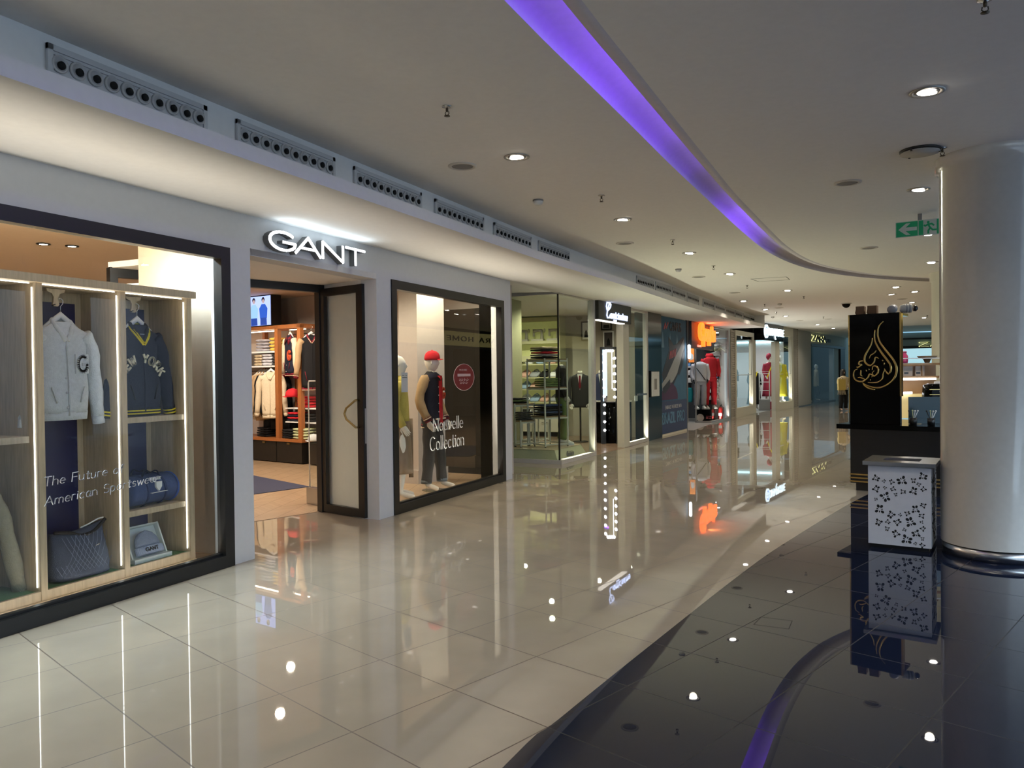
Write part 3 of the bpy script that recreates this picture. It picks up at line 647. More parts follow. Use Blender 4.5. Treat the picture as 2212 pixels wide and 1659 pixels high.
# display cabinet in window 1
cab = thing('display_cabinet', 'light oak display cabinet with lit bays behind the big left window', 'cabinet', facade(0, 0), PI / 2)
posts = [2.12, 2.765, 3.405, 4.05, 4.672]
C0, C1 = .26, .70
for x in posts:
    b = B(); b.box(x, x + .045, C0, C0 + .03, .07, 2.20); b.box(x + .006, x + .039, C0 + .03, C1, .07, 2.20); b.make('post_panel', m_oak, cab)
b = B(); b.box(1.5, 4.735, C0 - .035, C0 + .0, 2.20, 2.255); b.box(1.5, 4.735, C0, C1, 2.20, 2.235); b.make('top_beam', m_oak, cab)
b = B(); b.box(1.5, 4.735, C0 + .02, C0 + .04, 2.2555, 2.262); b.make('top_light_strip', m_ledw, cab)
b = B(); b.box(1.5, 4.735, C1, C1 + .02, .07, 2.235); b.make('back_board', m_oak, cab)
b = B(); b.box(1.5, 4.70, C0 - .03, C0, .058, .075); b.box(1.5, 4.672, C0 + .004, C0 + .03, .07, .135); b.box(1.5, 4.672, C0 + .03, C1, .07, .12); b.make('plinth', m_oak, cab)
for x0, x1 in zip(posts, posts[1:]):
    b = B(); b.box(x0 + .05, x1 - .05, C1 - .012, C1, .16, 2.12); b.make('navy_back_panel', m_navy, cab)
    b = B(); b.box(x0 + .04, x1 + .004, C0 + .03, C1 - .02, .12, .128); b.make('turf_mat', m_turf, cab)
    b = B(); b.box(x1 - .006, x1 - .001, C0 + .034, C0 + .040, .16, 2.17); b.make('light_strip', m_led, cab)
    b = B(); b.box(x0 + .05, x1 - .02, C0 + .034, C0 + .039, 2.192, 2.197); b.make('light_strip', m_led, cab)
def cshelf(x0, x1, z): b = B(); b.box(x0, x1, C0 + .05, C1 - .012, z - .043, z); b.make('shelf', m_oak, cab)
cshelf(2.81, 3.375, 1.176); cshelf(4.095, 4.665, 1.256); cshelf(4.095, 4.665, .545)
for x in (3.70, 4.345):
    b = B(); P = [(-.07, 0), (.07, 0), (.065, -.022), (.03, -.035), (.017, -.06), (.02, -.10), (.026, -.115), (.015, -.13), (-.015, -.13), (-.026, -.115), (-.02, -.10), (-.017, -.06), (-.03, -.035), (-.065, -.022)]
    b.prism([(x + u, 2.196 + v * .95) for u, v in P], .475, .49, 'xz'); b.make('hanger_bracket', m_oak, cab)
    b = B(); b.tube([(x - .01, .47, 2.085), (x - .04, .46, 2.075)], .004, 6); b.make('bracket_peg', m_black, cab)
j = hanging_jacket('white varsity jacket with a white G patch on a hanger in the middle bay of the oak cabinet', facade(3.728, .47, 1.262), PI / 2, .62, .20, .185, f_white, f_white, f_white, collar='rib', buttons=M('pearl_button', (.55, .55, .56), .3), sl=.60, sx=.075)
b = B(); b.box(.055, .155, -.078, -.060, .33, .47); b.make('chest_patch', f_white, j)
b = B(); lettering(b, 'G', .068, .345, .11, .2, xs=.85, y0=-.083, y1=-.076); b.make('patch_letter', fab('white_chenille', (.5, .52, .53)), j)
j = hanging_jacket('black baseball jacket with yellow striped collar lettered NEW YORK in the right bay of the cabinet', facade(4.352, .45, 1.262), PI / 2, .63, .185, .19, f_navy, f_navy, f_black, stripes=(f_yel, f_yel), sl=.58, sx=.10)
def arc_word(b, word, R, cx, cz, a0, step, h, y0, y1):
    for k, ch in enumerate(word):
        if ch == ' ': continue
        a = math.radians(a0 - step * k); wd, pl = SF[ch]
        for p in pl:
            q = []
            for u, v in p:
                x = (u - wd / 2) * h; z = v * h + R
                q.append((cx + x * cos(a - PI / 2) - z * sin(a - PI / 2), cz + x * sin(a - PI / 2) + z * cos(a - PI / 2)))
            b.stroke(q, .24 * h, .2 * h, y0, y1)
b = B(); arc_word(b, 'NEW YORK', .165, -.02, .25, 154, 18, .062, -.082, -.072); b.make('arched_lettering', f_emb, j)
b = B(); b.box(-.03, .03, -.052, -.046, .575, .64); b.make('inner_label', m_white, j)
hanging_jacket('olive sweatshirt hanging low in the left bay of the oak cabinet, sleeve to the floor', facade(3.02, .47, .19), PI / 2, .60, .22, .20, f_olive, f_olive, f_olive, sl=.66, sx=.15, hanger=False, name='hanging_sweatshirt', cat='sweatshirt')
cap_thing('white cap with navy brim lining on the upper shelf of the left cabinet bay', facade(3.10, .46, 1.177), PI / 2 + .75, f_white, f_navy)
# tote bag
t = thing('tote_bag', 'slate blue quilted tote bag standing in the middle cabinet bay', 'bag', facade(3.80, .44, .129), PI / 2)
rows = []
for k in range(13):
    q = k / 12; ring = []
    for (x, y, z) in se(.225 * (1 - .08 * q + .05 * sin(q * 5)), .12 * (1 - .62 * q), 36, 2.8, z=.01 + .36 * q, wob=.012, ph=q * 5):
        sag = -.055 * (1 - (x / .23) ** 2) * q ** 2 + (.02 * q ** 2 * (x / .22)); ring.append((x, y + .02 * sin(x * 20 + q * 6) * q, z + sag))
    rows.append(ring)
m_quilt = M('quilted_slate_denim', (.045, .06, .10), .8, noise=.12, bump=.5, bscale=200)
b = B(); b.loft(rows); b.make('bag_body', m_quilt, t)
b = B()
for k in range(11):
    u = -.20 + .035 * k
    for sg in (1, -1): b.tube([(u, -.118, .06), (u + sg * .07, -.112, .15), (u + sg * .12, -.09, .25), (u + sg * .14, -.068, .31)] if abs(u + sg * .14) < .2 else [(u, -.118, .05), (u + sg * .04, -.114, .12)], .0016, 4)
b.make('quilt_stitching', M('pale_blue_thread', (.16, .2, .3), .7), t)
b = B(); b.tube(smooth_curve([(-.2, -.04, .35), (-.1, -.05, .335), (.0, -.05, .30), (.1, -.05, .315), (.2, -.04, .385)], 4), .012, 8); b.make('handle', f_black, t)
b = B(); b.tube([(.03, 0, .345), (.10, 0, .362), (.17, 0, .386), (.215, 0, .39)], .006, 6); b.make('zip', m_white, t)
b = B(); b.tube([(.07, -.103, .215), (.10, -.103, .222)], .004, 6); b.make('metal_tag', m_steel, t)
# duffel
t = thing('duffel_bag', 'blue canvas duffel bag with white crest on the lower shelf of the right cabinet bay', 'bag', facade(4.42, .47, .546), PI / 2 + .12)
b = B(); b.T = Matrix.Translation((0, 0, .122)) @ Matrix.Rotation(PI / 2, 4, 'Y')
rows = []
for k in range(17):
    q = -.245 + .49 * k / 16; e = 1 - .10 * abs(q / .245) ** 8 - .015 * (sin(q * 60) + 1)
    rows.append([(x if x < .1 else .1 + (x - .1) * .5, y, q) for x, y, _ in se(.122 * e, .122 * e, 28, 2.1)])
b.loft(rows); b.make('bag_body', f_denim, t)
for x in (-.10, .085):
    b = B(); b.tube([(x + .01 * cos(a), -.127 * sin(a), .122 - .127 * cos(a)) for a in [.25 + PI * 1.2 * k / 14 for k in range(15)]], .012, 6, flat=.3, upv=(1, 0, 0)); b.make('strap', fab('dark_blue_webbing', (.03, .045, .11)), t)
for y in (-.06, .05):
    b = B(); b.tube(smooth_curve([(-.10, y, .235), (-.07, y, .285), (-.01, y, .262), (.05, y, .27), (.085, y, .235)], 4), .011, 6, flat=.4); b.make('handle', f_navy, t)
b = B(); b.prism([(-.03, .19), (.03, .19), (.03, .15), (.0, .115), (-.03, .15)], -.136, -.118, 'xz'); b.make('crest', m_white, t)
b = B(); lettering(b, 'GANT', -.075, .205, .02, .2, xs=1.6, y0=-.128, y1=-.1); b.box(-.08, .09, -.138, -.12, .105, .109); b.make('bag_lettering', m_white, t)
b = B(); b.T = Matrix.Translation((.243, 0, .118)) @ Matrix.Rotation(PI / 2, 4, 'Y'); b.lathe([(.118, -.004), (.122, 0), (.118, .004)], (0, 0, 0), 28); b.make('end_piping', fab('piping_blue', (.08, .14, .4)), t)
# boxed beanie
t = thing('gift_box', 'open white gift box tilted back on the turf of the right cabinet bay', 'box', facade(4.365, .40, .129), PI / 2)
b = B(); b.T = Matrix.Rotation(-.42, 4, 'X')
b.box(-.165, .165, .0, .012, 0, .27); b.box(-.165, -.153, -.045, .0, 0, .27); b.box(.153, .165, -.045, 0, 0, .27); b.box(-.165, .165, -.045, 0, 0, .012); b.box(-.165, .165, -.045, 0, .258, .27)
b.T = Matrix.Identity(4); b.box(-.175, .175, -.075, -.01, -.0, .032); b.prism([(-.165, 0), (-.16, .05), (-.06, .14), (.1, .14), (.12, 0)], .06, .07, 'xz')
b.make('box_tray', M('mint_white_card', (.62, .68, .66), .6), t)
t = thing('knit_beanie', 'grey blue ribbed beanie lettered GANT inside the tilted white gift box', 'hat', facade(4.365, .39, .165), PI / 2)
b = B(); b.T = Matrix.Rotation(-.42, 4, 'X'); b.loft([[(x, y, z) for x, y, z in se(.115 * q, .022, 24, 2.2, cy=-.028, z=zz)] for q, zz in [(1, .05), (.98, .09), (.88, .13), (.62, .165), (.25, .182), (.05, .186)]]); b.make('crown', fab('blue_grey_knit', (.20, .24, .33)), t)
b = B(); b.T = Matrix.Rotation(-.42, 4, 'X')
rows = []
for zz in (0, .012, .05, .058):
    rows.append([(x * (1 if zz in (.012, .05) else .96), y - (.003 * (i % 2)), zz) for i, (x, y, _) in enumerate(se(.128, .03, 60, 2.6, cy=-.03))])
b.loft(rows, smooth=False); b.make('ribbed_cuff', fab('blue_grey_rib', (.26, .31, .42)), t)
b = B(); b.T = Matrix.Rotation(-.42, 4, 'X'); lettering(b, 'GANT', -.055, .018, .026, .22, xs=1.35, y0=-.066, y1=-.058); b.make('hat_lettering', f_black, t)
# window floor and lettering
b = B(); b.box(1.0, 4.93, .2, 1.1, .0, .058); struct('trim_3', b, m_wood, 'oak display floor of the left window', 'window floor', **FAC)
m_vinyl = M('grey_vinyl', (.34, .34, .37), .6)
t = thing('window_lettering', 'grey handwritten words The Future of American Sportswear on the left window', 'lettering', facade(3.288, .05, .8), PI / 2)
for txt, x0, z0, wd, sl in [('The Future of', .0, .065, .585, .035), ('American Sportswear', .005, -.062, .885, .055)]:
    h = .058; xs = wd / (text_w(txt) * h)
    b = B(); lettering(b, txt, x0, z0, h, .085, xs=xs, y0=-.004, y1=.0, slope=sl, shear=.1); b.make('lettering_line', m_vinyl, t)
# ---- window 2
t = thing('window_lettering', 'white words Nouvelle Collection on the window with the mannequins', 'lettering', facade(8.175, .05, .6), PI / 2)
m_vw = M('white_vinyl', (.62, .62, .62), .6)
for txt, x0, z0, wd, h in [('Nouvelle', .09, .262, .76, .152), ('Collection', .0, .028, .875, .165)]:
    xs = wd / (text_w(txt) * h)
    b = B(); lettering(b, txt, x0, z0, h, .11, .04, xs=xs, y0=-.004, y1=0, serif=.07, slope=0); b.make('lettering_line', m_vw, t)
t = thing('round_sticker', 'round red no entry style notice sticker on the window with the mannequins', 'sticker', facade(9.075, .048, 1.52), PI / 2)
def disc(b, r0, r1, y0, y1, n=32):
    for k in range(n):
        a, c = 2 * PI * k / n, 2 * PI * (k + 1) / n
        b.prism([(r0 * cos(a), r0 * sin(a)), (r1 * cos(a), r1 * sin(a)), (r1 * cos(c), r1 * sin(c)), (r0 * cos(c), r0 * sin(c))] if r0 > 0 else [(0, 0), (r1 * cos(a), r1 * sin(a)), (r1 * cos(c), r1 * sin(c))], y0, y1, 'xz')
b = B(); b.T = Matrix.Diagonal((1.65, 1, 1, 1)); disc(b, 0, .175, -.002, 0); b.make('disc', M('red_film', (.24, .015, .02), .5), t)
b = B(); b.T = Matrix.Diagonal((1.65, 1, 1, 1)); disc(b, .172, .178, -.004, -.002); b.box(-.11, .11, -.004, -.002, .01, .045); b.T = Matrix.Identity(4)
lettering(b, 'PAS DE ENTREE', -.13, .085, .022, .16, xs=1.1, y0=-.004, y1=-.002)
for zz, seg in ((-.035, [(-.14, -.10), (-.09, -.03), (0, .03), (.05, .13)]), (-.075, [(-.12, -.06), (-.05, .01), (.02, .10)])):
    for u, v in seg: b.stroke([(u, zz), ((u + v) / 2, zz - .012), (v, zz + .004)], .008, .008, -.004, -.002); b.stroke([((u + v) / 2, zz), ((u + v) / 2, zz + .022)], .006, .006, -.004, -.002)
b.make('marking', M('pale_red_print', (.55, .40, .38), .6), t)
t = thing('paper_notice', 'small white paper notice taped inside the mannequin window near its left frame', 'notice', facade(7.612, .048, 1.36), PI / 2)
b = B(); b.box(-.068, .068, -.002, 0, 0, .225); b.make('sheet', M('notice_paper', (.6, .6, .58), .7), t)
b = B(); b.box(-.05, .05, -.004, -.002, .165, .172); b.box(-.05, -.01, -.004, -.002, .19, .195); b.box(.02, .05, -.004, -.002, .19, .195); b.make('printed_lines', m_black, t)
# mannequins
def varsity(tn, A, body, slv, rib, strp, z0=.84, openshirt=None, emblem=True):
    coat(tn, body, z0 + .05, 1.50, .185, .215, .125, .115)
    b = B(); b.loft([se(.175, .118, z=z0), se(.19, .13, z=z0 + .06)]); b.make('hem_band', rib, tn)
    for k, m in enumerate(strp): b = B(); z = z0 + .008 + .022 * k; b.loft([se(.187, .13, z=z), se(.188, .131, z=z + .01)]); b.make('hem_stripe', m, tn)
    for arm in A:
        s_, e_, w_ = [Vector(p) for p in arm]; sleeve_part(tn, [s_ * .86 + Vector((0, 0, .2)), s_ + Vector((0, 0, -.02)), e_, w_ - (w_ - e_).normalized() * .06], .074, slv, rib, strp)
    for sg in (-1, 1):
        b = B(); b.loft([[(sg * .03, -.02, 1.60), (sg * .075, .03, 1.60), (sg * .10, .05, 1.57), (sg * .02, -.06, 1.55)], [(sg * .03, -.14, 1.50), (sg * .15, -.09, 1.51), (sg * .15, .03, 1.525), (sg * .02, -.145, 1.47)]]); b.make('collar', f_black, tn)
man, A, Lg = figure('white mannequin in a dark varsity jacket with tan sleeves and a red cap, in the right window', 'mannequin', 'mannequin', (-5.27, 9.06, .004), math.radians(94), m_mann,
    arms=[[(.20, .01, 1.50), (.26, .03, 1.20), (.22, -.10, .93)], [(-.20, .01, 1.50), (-.27, .05, 1.22), (-.23, -.06, .93)]], legs=[[(.10, 0, .93), (.13, -.04, .50), (.15, -.06, .09), (.17, -.25, .035)], [(-.10, 0, .93), (-.11, .0, .50), (-.12, .04, .09), (-.14, -.15, .035)]], yaw_head=.55)
varsity(man, A, f_navy, f_camel, f_dred, (f_cream, f_navy))
b = B(); b.prism([(-.025, 1.54), (.035, 1.54), (.045, .90), (-.03, .90)], -.137, -.10, 'xz'); b.make('red_shirt', f_red, man)
b = B(); lettering(b, 'G', .045, 1.24, .13, .2, xs=.85, y0=-.135, y1=-.11); b.make('chest_letter', f_orange, man)
for sg in (-1, 1): b = B(); b.box(sg * .09 - .05, sg * .09 + .05, -.138, -.12, .955, .975); b.make('pocket_trim', f_cream, man)
for k in range(5): b = B(); b.ball((-.06, -.130, .95 + k * .11), .009, 8, 5, (1, .5, 1)); b.make('button', m_white, man)
trousers(man, Lg, f_char, .105, .068, 1.0, cuffm=M('washed_denim_cuff', (.10, .12, .14), .9))
b = B(); b.lathe([(.17, 0), (.17, .006), (.165, .008)], (0, -.02, 0), 32); b.tube([(-.2, .0, .0), (-.2, .0, .16)], .008, 8); b.make('base_plate', m_glass2, man)
cap_thing('red baseball cap worn by the mannequin in the right window', (-5.27 + .012, 9.06 + .0, 1.755), math.radians(125), f_red, s=1.04)
wom, A, Lg = figure('white mannequin in a gold brocade jacket and long brown skirt, cut by the left frame of the right window', 'mannequin', 'mannequin', (-5.28, 8.27, .004), math.radians(120), m_mann, H=1.80, female=True,
    arms=[[(.19, 0, 1.47), (.25, .04, 1.2), (.22, -.05, .95)], [(-.19, 0, 1.47), (-.25, .04, 1.2), (-.22, -.05, .95)]])
coat(wom, f_gold, .98, 1.46, .19, .185, .125, .10, wob=.03)
for arm in A: sleeve_part(wom, [Vector(arm[0]) * .9 + Vector((0, 0, .12)), arm[0], arm[1], arm[2]], .062, f_gold)
b = B(); b.loft([se(.16 + .05 * (1 - q) + .015 * sin(q * 9), .12 + .04 * (1 - q), 40, 2, z=.33 + .70 * q, wob=.05 * (1 - q) + .01, ph=q) for q in [k / 10 for k in range(11)]]); b.make('skirt', M('brown_satin', (.22, .15, .09), .5, noise=.1, bump=.2), wom)
b = B(); b.loft([[(.10 + .01 * k, -.14, z), (.13, -.16, z), (.15, -.12, z), (.13, -.10, z)] for k, z in enumerate((1.0, .8, .6, .4, .25))]); b.make('skirt_tie', M('brown_satin'), wom)
# ============================================================ GANT INTERIOR
FR = ((-8.99, 10.9), math.atan2(-.206, .979))
un = thing('shelving_unit', 'dark wood wall unit with open shelves and black drawers inside the fashion shop', 'shelving unit', (-8.99, 10.9, 0), FR[1])
def ub(name, m, *bx): b = B(); [b.box(*q) for q in bx]; return b.make(name, m, un)
XL = -2.6
for x0, x1, y0, y1 in [(-.09, 0, 0, .08), (-.72, -.63, 0, .08), (-.09, 0, .42, .5), (-.70, -.64, .42, .5), (XL, XL + .08, 0, .08), (-1.65, -1.58, .42, .5)]: ub('wood_post', m_teak, (x0, x1, y0, y1, .43, 2.48))
ub('top_rail', m_teak, (XL, 0, 0, .06, 2.42, 2.48), (-.06, 0, .06, .5, 2.42, 2.48), (XL, 0, .44, .5, 2.42, 2.48))
ub('top_board', m_teak, (XL, 0, .02, .5, 2.475, 2.49))
ub('base_board', m_teak, (XL, .03, -.02, .5, .39, .44))
for x0, x1 in [(-2.6, -1.42), (-1.40, -.72), (-.70, 0)]:
    b = B(); b.box(x0, x1, .0, .48, .02, .385); d = b.make('drawer', M('drawer_black_wood', (.012, .010, .008), .45, noise=.3, nscale=8, stretch=(6, 6, 1)), un)
    b = B(); b.box((x0 + x1) / 2 - .04, (x0 + x1) / 2 + .04, -.02, .0, .345, .375); b.make('handle', m_brass, d)
for z in (2.03, 1.765): ub('shelf_board', m_white, (XL, -.72, .05, .48, z - .03, z))
ub('light_strip', m_ledw, (XL, -.74, .09, .12, 2.39, 2.405)); ub('light_strip', m_ledw, (-.55, -.12, .2, .23, 2.40, 2.41))
ub('hanging_rail', m_black, (XL, -.72, .22, .24, 1.66, 1.675)); ub('hanging_rail', m_black, (-.5, .3, .15, .17, 2.31, 2.325))
ub('back_board', m_int, (XL, .6, .5, .52, .44, 2.48))
for z in (.995, .745): ub('shelf_board', m_white, (-.60, .56, .12, .48, z - .022, z))
u2 = thing('shelving_unit', 'second dark wood shelving unit with black drawers, right of the first, behind the clear gate', 'shelving unit', at(FR, .50, -.02, 0), FR[1] - .12)
b = B(); b.box(0, .05, 0, .05, .43, 2.52); b.box(.9, .95, 0, .05, .43, 2.52); b.box(0, .95, 0, .05, 2.46, 2.52); b.box(0, .05, .05, .45, 2.46, 2.52); b.make('wood_frame', m_teak, u2)
b = B(); b.box(0, .95, -.01, .45, .40, .44); b.make('base_board', m_teak, u2)
b = B(); b.box(-.38, .95, .02, .45, .02, .39); d = b.make('drawer', M('drawer_black_wood'), u2); b = B(); b.box(-.07, .01, 0, .02, .345, .375); b.make('handle', m_brass, d)
b = B(); b.box(0.04, .95, .1, .45, .50, .52); b.make('shelf_board', m_white, u2)
# goods on the shelves
G1 = [(f_grey, 'grey')]; BK = [(f_black, 'black')]
stack(4, FR, -1.27, .10, 2.031, .27, .34, .058, [(f_grey, 'grey')], 'sweater', 'at the left end of the top shelf')
stack(4, FR, -1.10, .22, 2.031, .20, .24, .055, [(M('patterned_knit', (.20, .19, .19), .9, noise=.8, nscale=90), 'patterned')], 'sweater', 'behind the grey one on the top shelf')
stack(4, FR, -.86, .08, 2.031, .24, .34, .062, [(f_must, 'yellow')], 'sweater', 'beside the pink picture on the top shelf')
stack(4, FR, -1.33, .08, 1.766, .22, .34, .052, [(f_beige, 'beige')], 'sweater', 'on the second shelf')
stack(4, FR, -1.08, .08, 1.766, .26, .34, .055, [(f_lgrey, 'light grey')], 'sweater', 'in the middle of the second shelf')
stack(4, FR, -.84, .10, 1.766, .2, .34, .05, [(f_char, 'charcoal')], 'sweater', 'at the post end of the second shelf')
stack(4, FR, -.13, .16, .996, .36, .3, .052, [(f_red, 'red')], 'sweater', 'on the shelf under the varsity jacket')
stack(4, FR, -.42, .12, .746, .25, .3, .042, [(f_navy, 'navy'), (f_red, 'red')], 'polo shirt', 'on the lower white shelf', 'folded_polo_shirt', 'shirt')
stack(3, FR, -.08, .14, .746, .38, .3, .05, [(f_black, 'black')], 'trousers', 'on the lower white shelf', 'folded_trousers', 'trousers')
stack(4, FR, -.47, .04, .441, .25, .36, .042, BK, 'sweater', 'on the wooden base board left of the green one')
stack(4, FR, -.10, .04, .441, .36, .36, .05, [(f_green, 'sage green')], 'sweater', 'on the wooden base board')
stack(4, FR, -1.27, .10, .441, .30, .3, .045, BK, 'jeans', 'at the left end of the base board', 'folded_jeans', 'jeans')
def pinkprint(b): b.prism([(-.03, .04), (.03, .04), (.04, .18), (.0, .24), (-.04, .16)], -.014, -.011, 'xz'); return f_black
frame_picture('small pink picture card of a figure in black on the top shelf', at(FR, -1.01, .3, 2.031), FR[1], .17, .28, M('pink_card', (.6, .36, .28), .7), pinkprint, M('pink_card'))
rack = [(f_beige, f_beige, 'beige wool coat', .80), (f_camel, f_camel, 'camel coat', .82), (f_camel, f_camel, 'camel wool cardigan', .80), (f_black, f_black, 'black coat', .74), (f_white, f_white, 'white shirt', .70), (f_black, f_black, 'black blazer', .76)]
posn = ['leftmost', 'second from left', 'third from left', 'fourth from left', 'fifth from left', 'sixth from left']
for k, (m, s_, nm, H) in enumerate(rack):
    hanging_jacket('%s on the clothes rail, %s' % (nm, posn[k]), at(FR, -1.42 + .085 * k, .22, 1.56 - H), FR[1] + 1.25, H, .21, .17, m, s_, m, sl=.6, sx=.06, name='hanging_coat' if 'coat' in nm else 'hanging_garment', cat='coat' if 'coat' in nm else 'garment', group='clothes on the rail of the wall unit', dep=.045)
hanging_jacket('cream sweatshirt facing the door at the right end of the clothes rail', at(FR, -.86, .02, .80), FR[1] + .55, .76, .20, .17, f_cream, f_cream, f_cream, sl=.66, sx=.07, name='hanging_sweatshirt', cat='sweatshirt')
for k, x in enumerate((-1.2, -.98, -.6)):
    b = B()
    for sg in (-1, 1): b.loft([se(.085, .05, 14, cx=sg * .08, z=z) for z in (0, .12, .24)])
    b.loft([se(.165, .06, 18, z=z) for z in (.2, .26, .33)])
    tag(b.make('hanging_shorts', f_black, None, at(FR, x, .26, .58), FR[1] + .3), ['pair of black shorts hanging under the camel coats', 'pair of black shorts hanging under the cream sweatshirt', 'pair of black shorts hanging below the tan bag'][k], 'shorts', 'black shorts under the clothes rail')
j = hanging_jacket('black varsity jacket with tan sleeves and red G hanging from the top rail of the wall unit', at(FR, -.40, .10, 1.56), FR[1] - .25, .66, .20, .17, f_navy, f_cream, f_dred, stripes=(f_cream, f_dred), collar='flap', sl=.60, sx=.09, buttons=m_white)
b = B(); lettering(b, 'G', .05, .30, .15, .24, xs=.9, y0=-.085, y1=-.06); b.make('chest_letter', f_orange, j)
j2 = hanging_jacket('black and tan jacket seen side on behind the wood post of the wall unit', at(FR, .13, .14, 1.30), FR[1] + 1.0, .90, .19, .17, f_black, f_camel, f_dred, stripes=(f_cream,), sl=.62, sx=.08)
cap_thing('red baseball cap hanging above the red sweaters in the wall unit', at(FR, -.36, .10, 1.19), FR[1] - .85, f_red, s=1.25)
t = thing('shoulder_bag', 'small cream shoulder bag at the back of the lower shelf in the wall unit', 'bag', at(FR, -.45, .36, .747), FR[1])
b = B(); b.loft([se(.13 * q, .04, 24, 4, z=z) for q, z in ((.95, 0), (1, .02), (1, .16), (.96, .2))]); b.make('bag_body', f_beige, t); b = B(); b.tube(smooth_curve([(-.09, 0, .2), (-.05, 0, .23), (.05, 0, .23), (.09, 0, .2)], 3), .006, 6); b.make('handle', f_camel, t)
cap_thing('white cap on the low shelf of the second wall unit', at(FR, .42, -.08, .442), FR[1] - 1.0, f_white, s=1.0)
t = thing('cap_stand', 'burgundy stacked ball stand beside the white cap', 'stand', at(FR, .52, .02, .444), FR[1]); b = B(); [b.ball((0, 0, .04 + .085 * k), .045, 14, 8) for k in range(3)]; b.make('balls', f_dred, t)
# screen
t = thing('display_screen', 'lit display screen showing two people in blue on top of the wall unit', 'screen', at(FR, -1.36, 0.0, 2.492), FR[1])
b = B(); b.box(-.56, .56, .0, .22, 0, .56); b.make('screen_case', m_black, t)
m_scr = M('screen_lilac_blue', (0, 0, 0), .5, emit=(.36, .45, 1), es=1.5, noise=.02)
b = B(); b.box(-.545, .545, -.006, 0, .012, .548); b.make('screen_image', m_scr, t)
def scr(nm, col, es): return M(nm, (0, 0, 0), .5, emit=col, es=es)
for px, c1, c2 in ((.06, (.35, .62, .95), (.30, .5, .9)), (.34, (.03, .12, .6), (.02, .08, .4)), (-.3, (.3, .6, .9), (.3, .5, .9))):
    b = B(); b.prism([(px - .10, .14), (px - .12, .32), (px - .05, .40), (px + .05, .40), (px + .12, .32), (px + .10, .14)], -.009, -.006, 'xz'); b.make('shown_shirt', scr('shirt_%d' % int(px * 100 + 50), c1, 1), t)
    b = B(); b.prism([(px - .09, .014), (px - .09, .15), (px + .09, .15), (px + .10, .014)], -.010, -.007, 'xz'); b.make('shown_trousers', scr('jeans_%d' % int(px * 100 + 50), (.03, .09, .45), .8), t)
    b = B(); b.T = Matrix.Translation((px, 0, .455)); disc(b, 0, .037, -.010, -.006, 16); b.make('shown_face', scr('screen_face', (.75, .55, .55), .7), t)
    b = B(); b.prism([(px - .04, .45), (px - .045, .49), (px - .02, .525), (px + .02, .525), (px + .045, .49), (px + .04, .45), (px + .025, .485), (px - .025, .485)], -.012, -.008, 'xz'); b.make('shown_hair', scr('screen_hair', (.05, .04, .06), .5), t)
# rug, gate
b = B(); b.prism([(-7.07, 8.725), (-9.84, 9.87), (-10.5, 7.8), (-7.70, 6.62)], .005, .012); tag(b.make('entrance_rug', M('navy_carpet', (.03, .035, .075), .95, noise=.3, nscale=300)), 'dark navy rectangular rug on the oak floor', 'rug')
t = thing('security_gate', 'clear anti theft gate with white tube rim and steel foot inside the doorway', 'security gate', (-6.165, 7.607, .004), math.atan2(-.079, .263))
b = B(); b.box(0, .28, -.045, .045, 0, .20); b.make('steel_foot', m_steel, t)
b = B(); b.tube([(.008, 0, .2), (.008, 0, 1.47), (.02, 0, 1.492), (.26, 0, 1.492), (.272, 0, 1.47), (.272, 0, .2)], .008, 8); b.make('tube_rim', m_white, t)
b = B(); b.box(.012, .268, -.004, .004, .2, 1.488); b.make('clear_panel', m_glass, t)
# interior lamps, then added fill lights
t = thing('track_spotlight', 'track spotlight glowing at the left edge of the doorway', 'spotlight', (-7.0, 6.55, 2.95), .5)
b = B(); b.tube([(0, 0, .1), (0, 0, .02)], .01, 8); b.tube([(-.05, .06, .03), (.05, -.07, -.03)], .035, 12); b.make('spot_body', m_black, t); b = B(); b.ball((.055, -.077, -.033), .03, 10, 6); b.make('spot_lens', m_lamp, t)
for k, (x, y) in enumerate([(-8.24, 5.71), (-8.1, 5.95), (-9.9, 5.0)]):
    t = thing('recessed_light', 'recessed ceiling light seen through the left window, %s' % ['left one of the close pair', 'right one of the close pair', 'partly hidden by the window frame'][k], 'ceiling light', (x, y, 3.055), 0, 'recessed lights in the fashion shop')
    b = B(); b.lathe([(.07, 0), (.07, -.008), (.045, -.01), (.045, 0)], (0, 0, 0), 20); b.make('rim', m_black, t); b = B(); b.lathe([(.043, -.003), (.043, -.006)], (0, 0, 0), 20); b.make('lens', m_lamp, t)
for p, e, c in [((-7.2, 8.2, 3.0), 60, (1, .80, .62)), ((-8.2, 9.6, 3.0), 70, (1, .86, .7)), ((-9.8, 9.6, 3.0), 70, (1, .86, .7)), ((-8.2, 3.2, 3.0), 60, (1, .78, .58)), ((-10.5, 6.0, 3.0), 70, (1, .78, .58)), ((-6.6, 1.5, 3.0), 50, (1, .78, .58)),
                ((-5.25, 8.3, 3.0), 34, (1, .88, .66)), ((-5.25, 9.6, 3.0), 30, (1, .86, .64))]:
    spot(p, e * 2.3, c, ang=165, blend=.4, r=.06)
wl = area((-4.99, 3.3, 2.66), (2.8, .06), 170, (.76, .9, 1), name='window_light'); wl.matrix_world = Matrix.Translation((-4.99, 3.3, 2.66)) @ Matrix.Rotation(PI / 2, 4, 'Z') @ Matrix.Rotation(.12, 4, 'X')  # added area light above the window, brightens the jackets
cl = area((-5.2, 3.2, 2.29), (3.0, .1), 120, (1, .80, .55), target=(-5.6, 3.2, 3.4), name='added_cabinet_fill'); cl.matrix_world = Matrix.Translation((-5.25, 3.2, 2.29)) @ Matrix.Rotation(PI / 2, 4, 'Z') @ Matrix.Rotation(PI - .5, 4, 'X')  # added upward area light, brightens the shop's inner ceiling

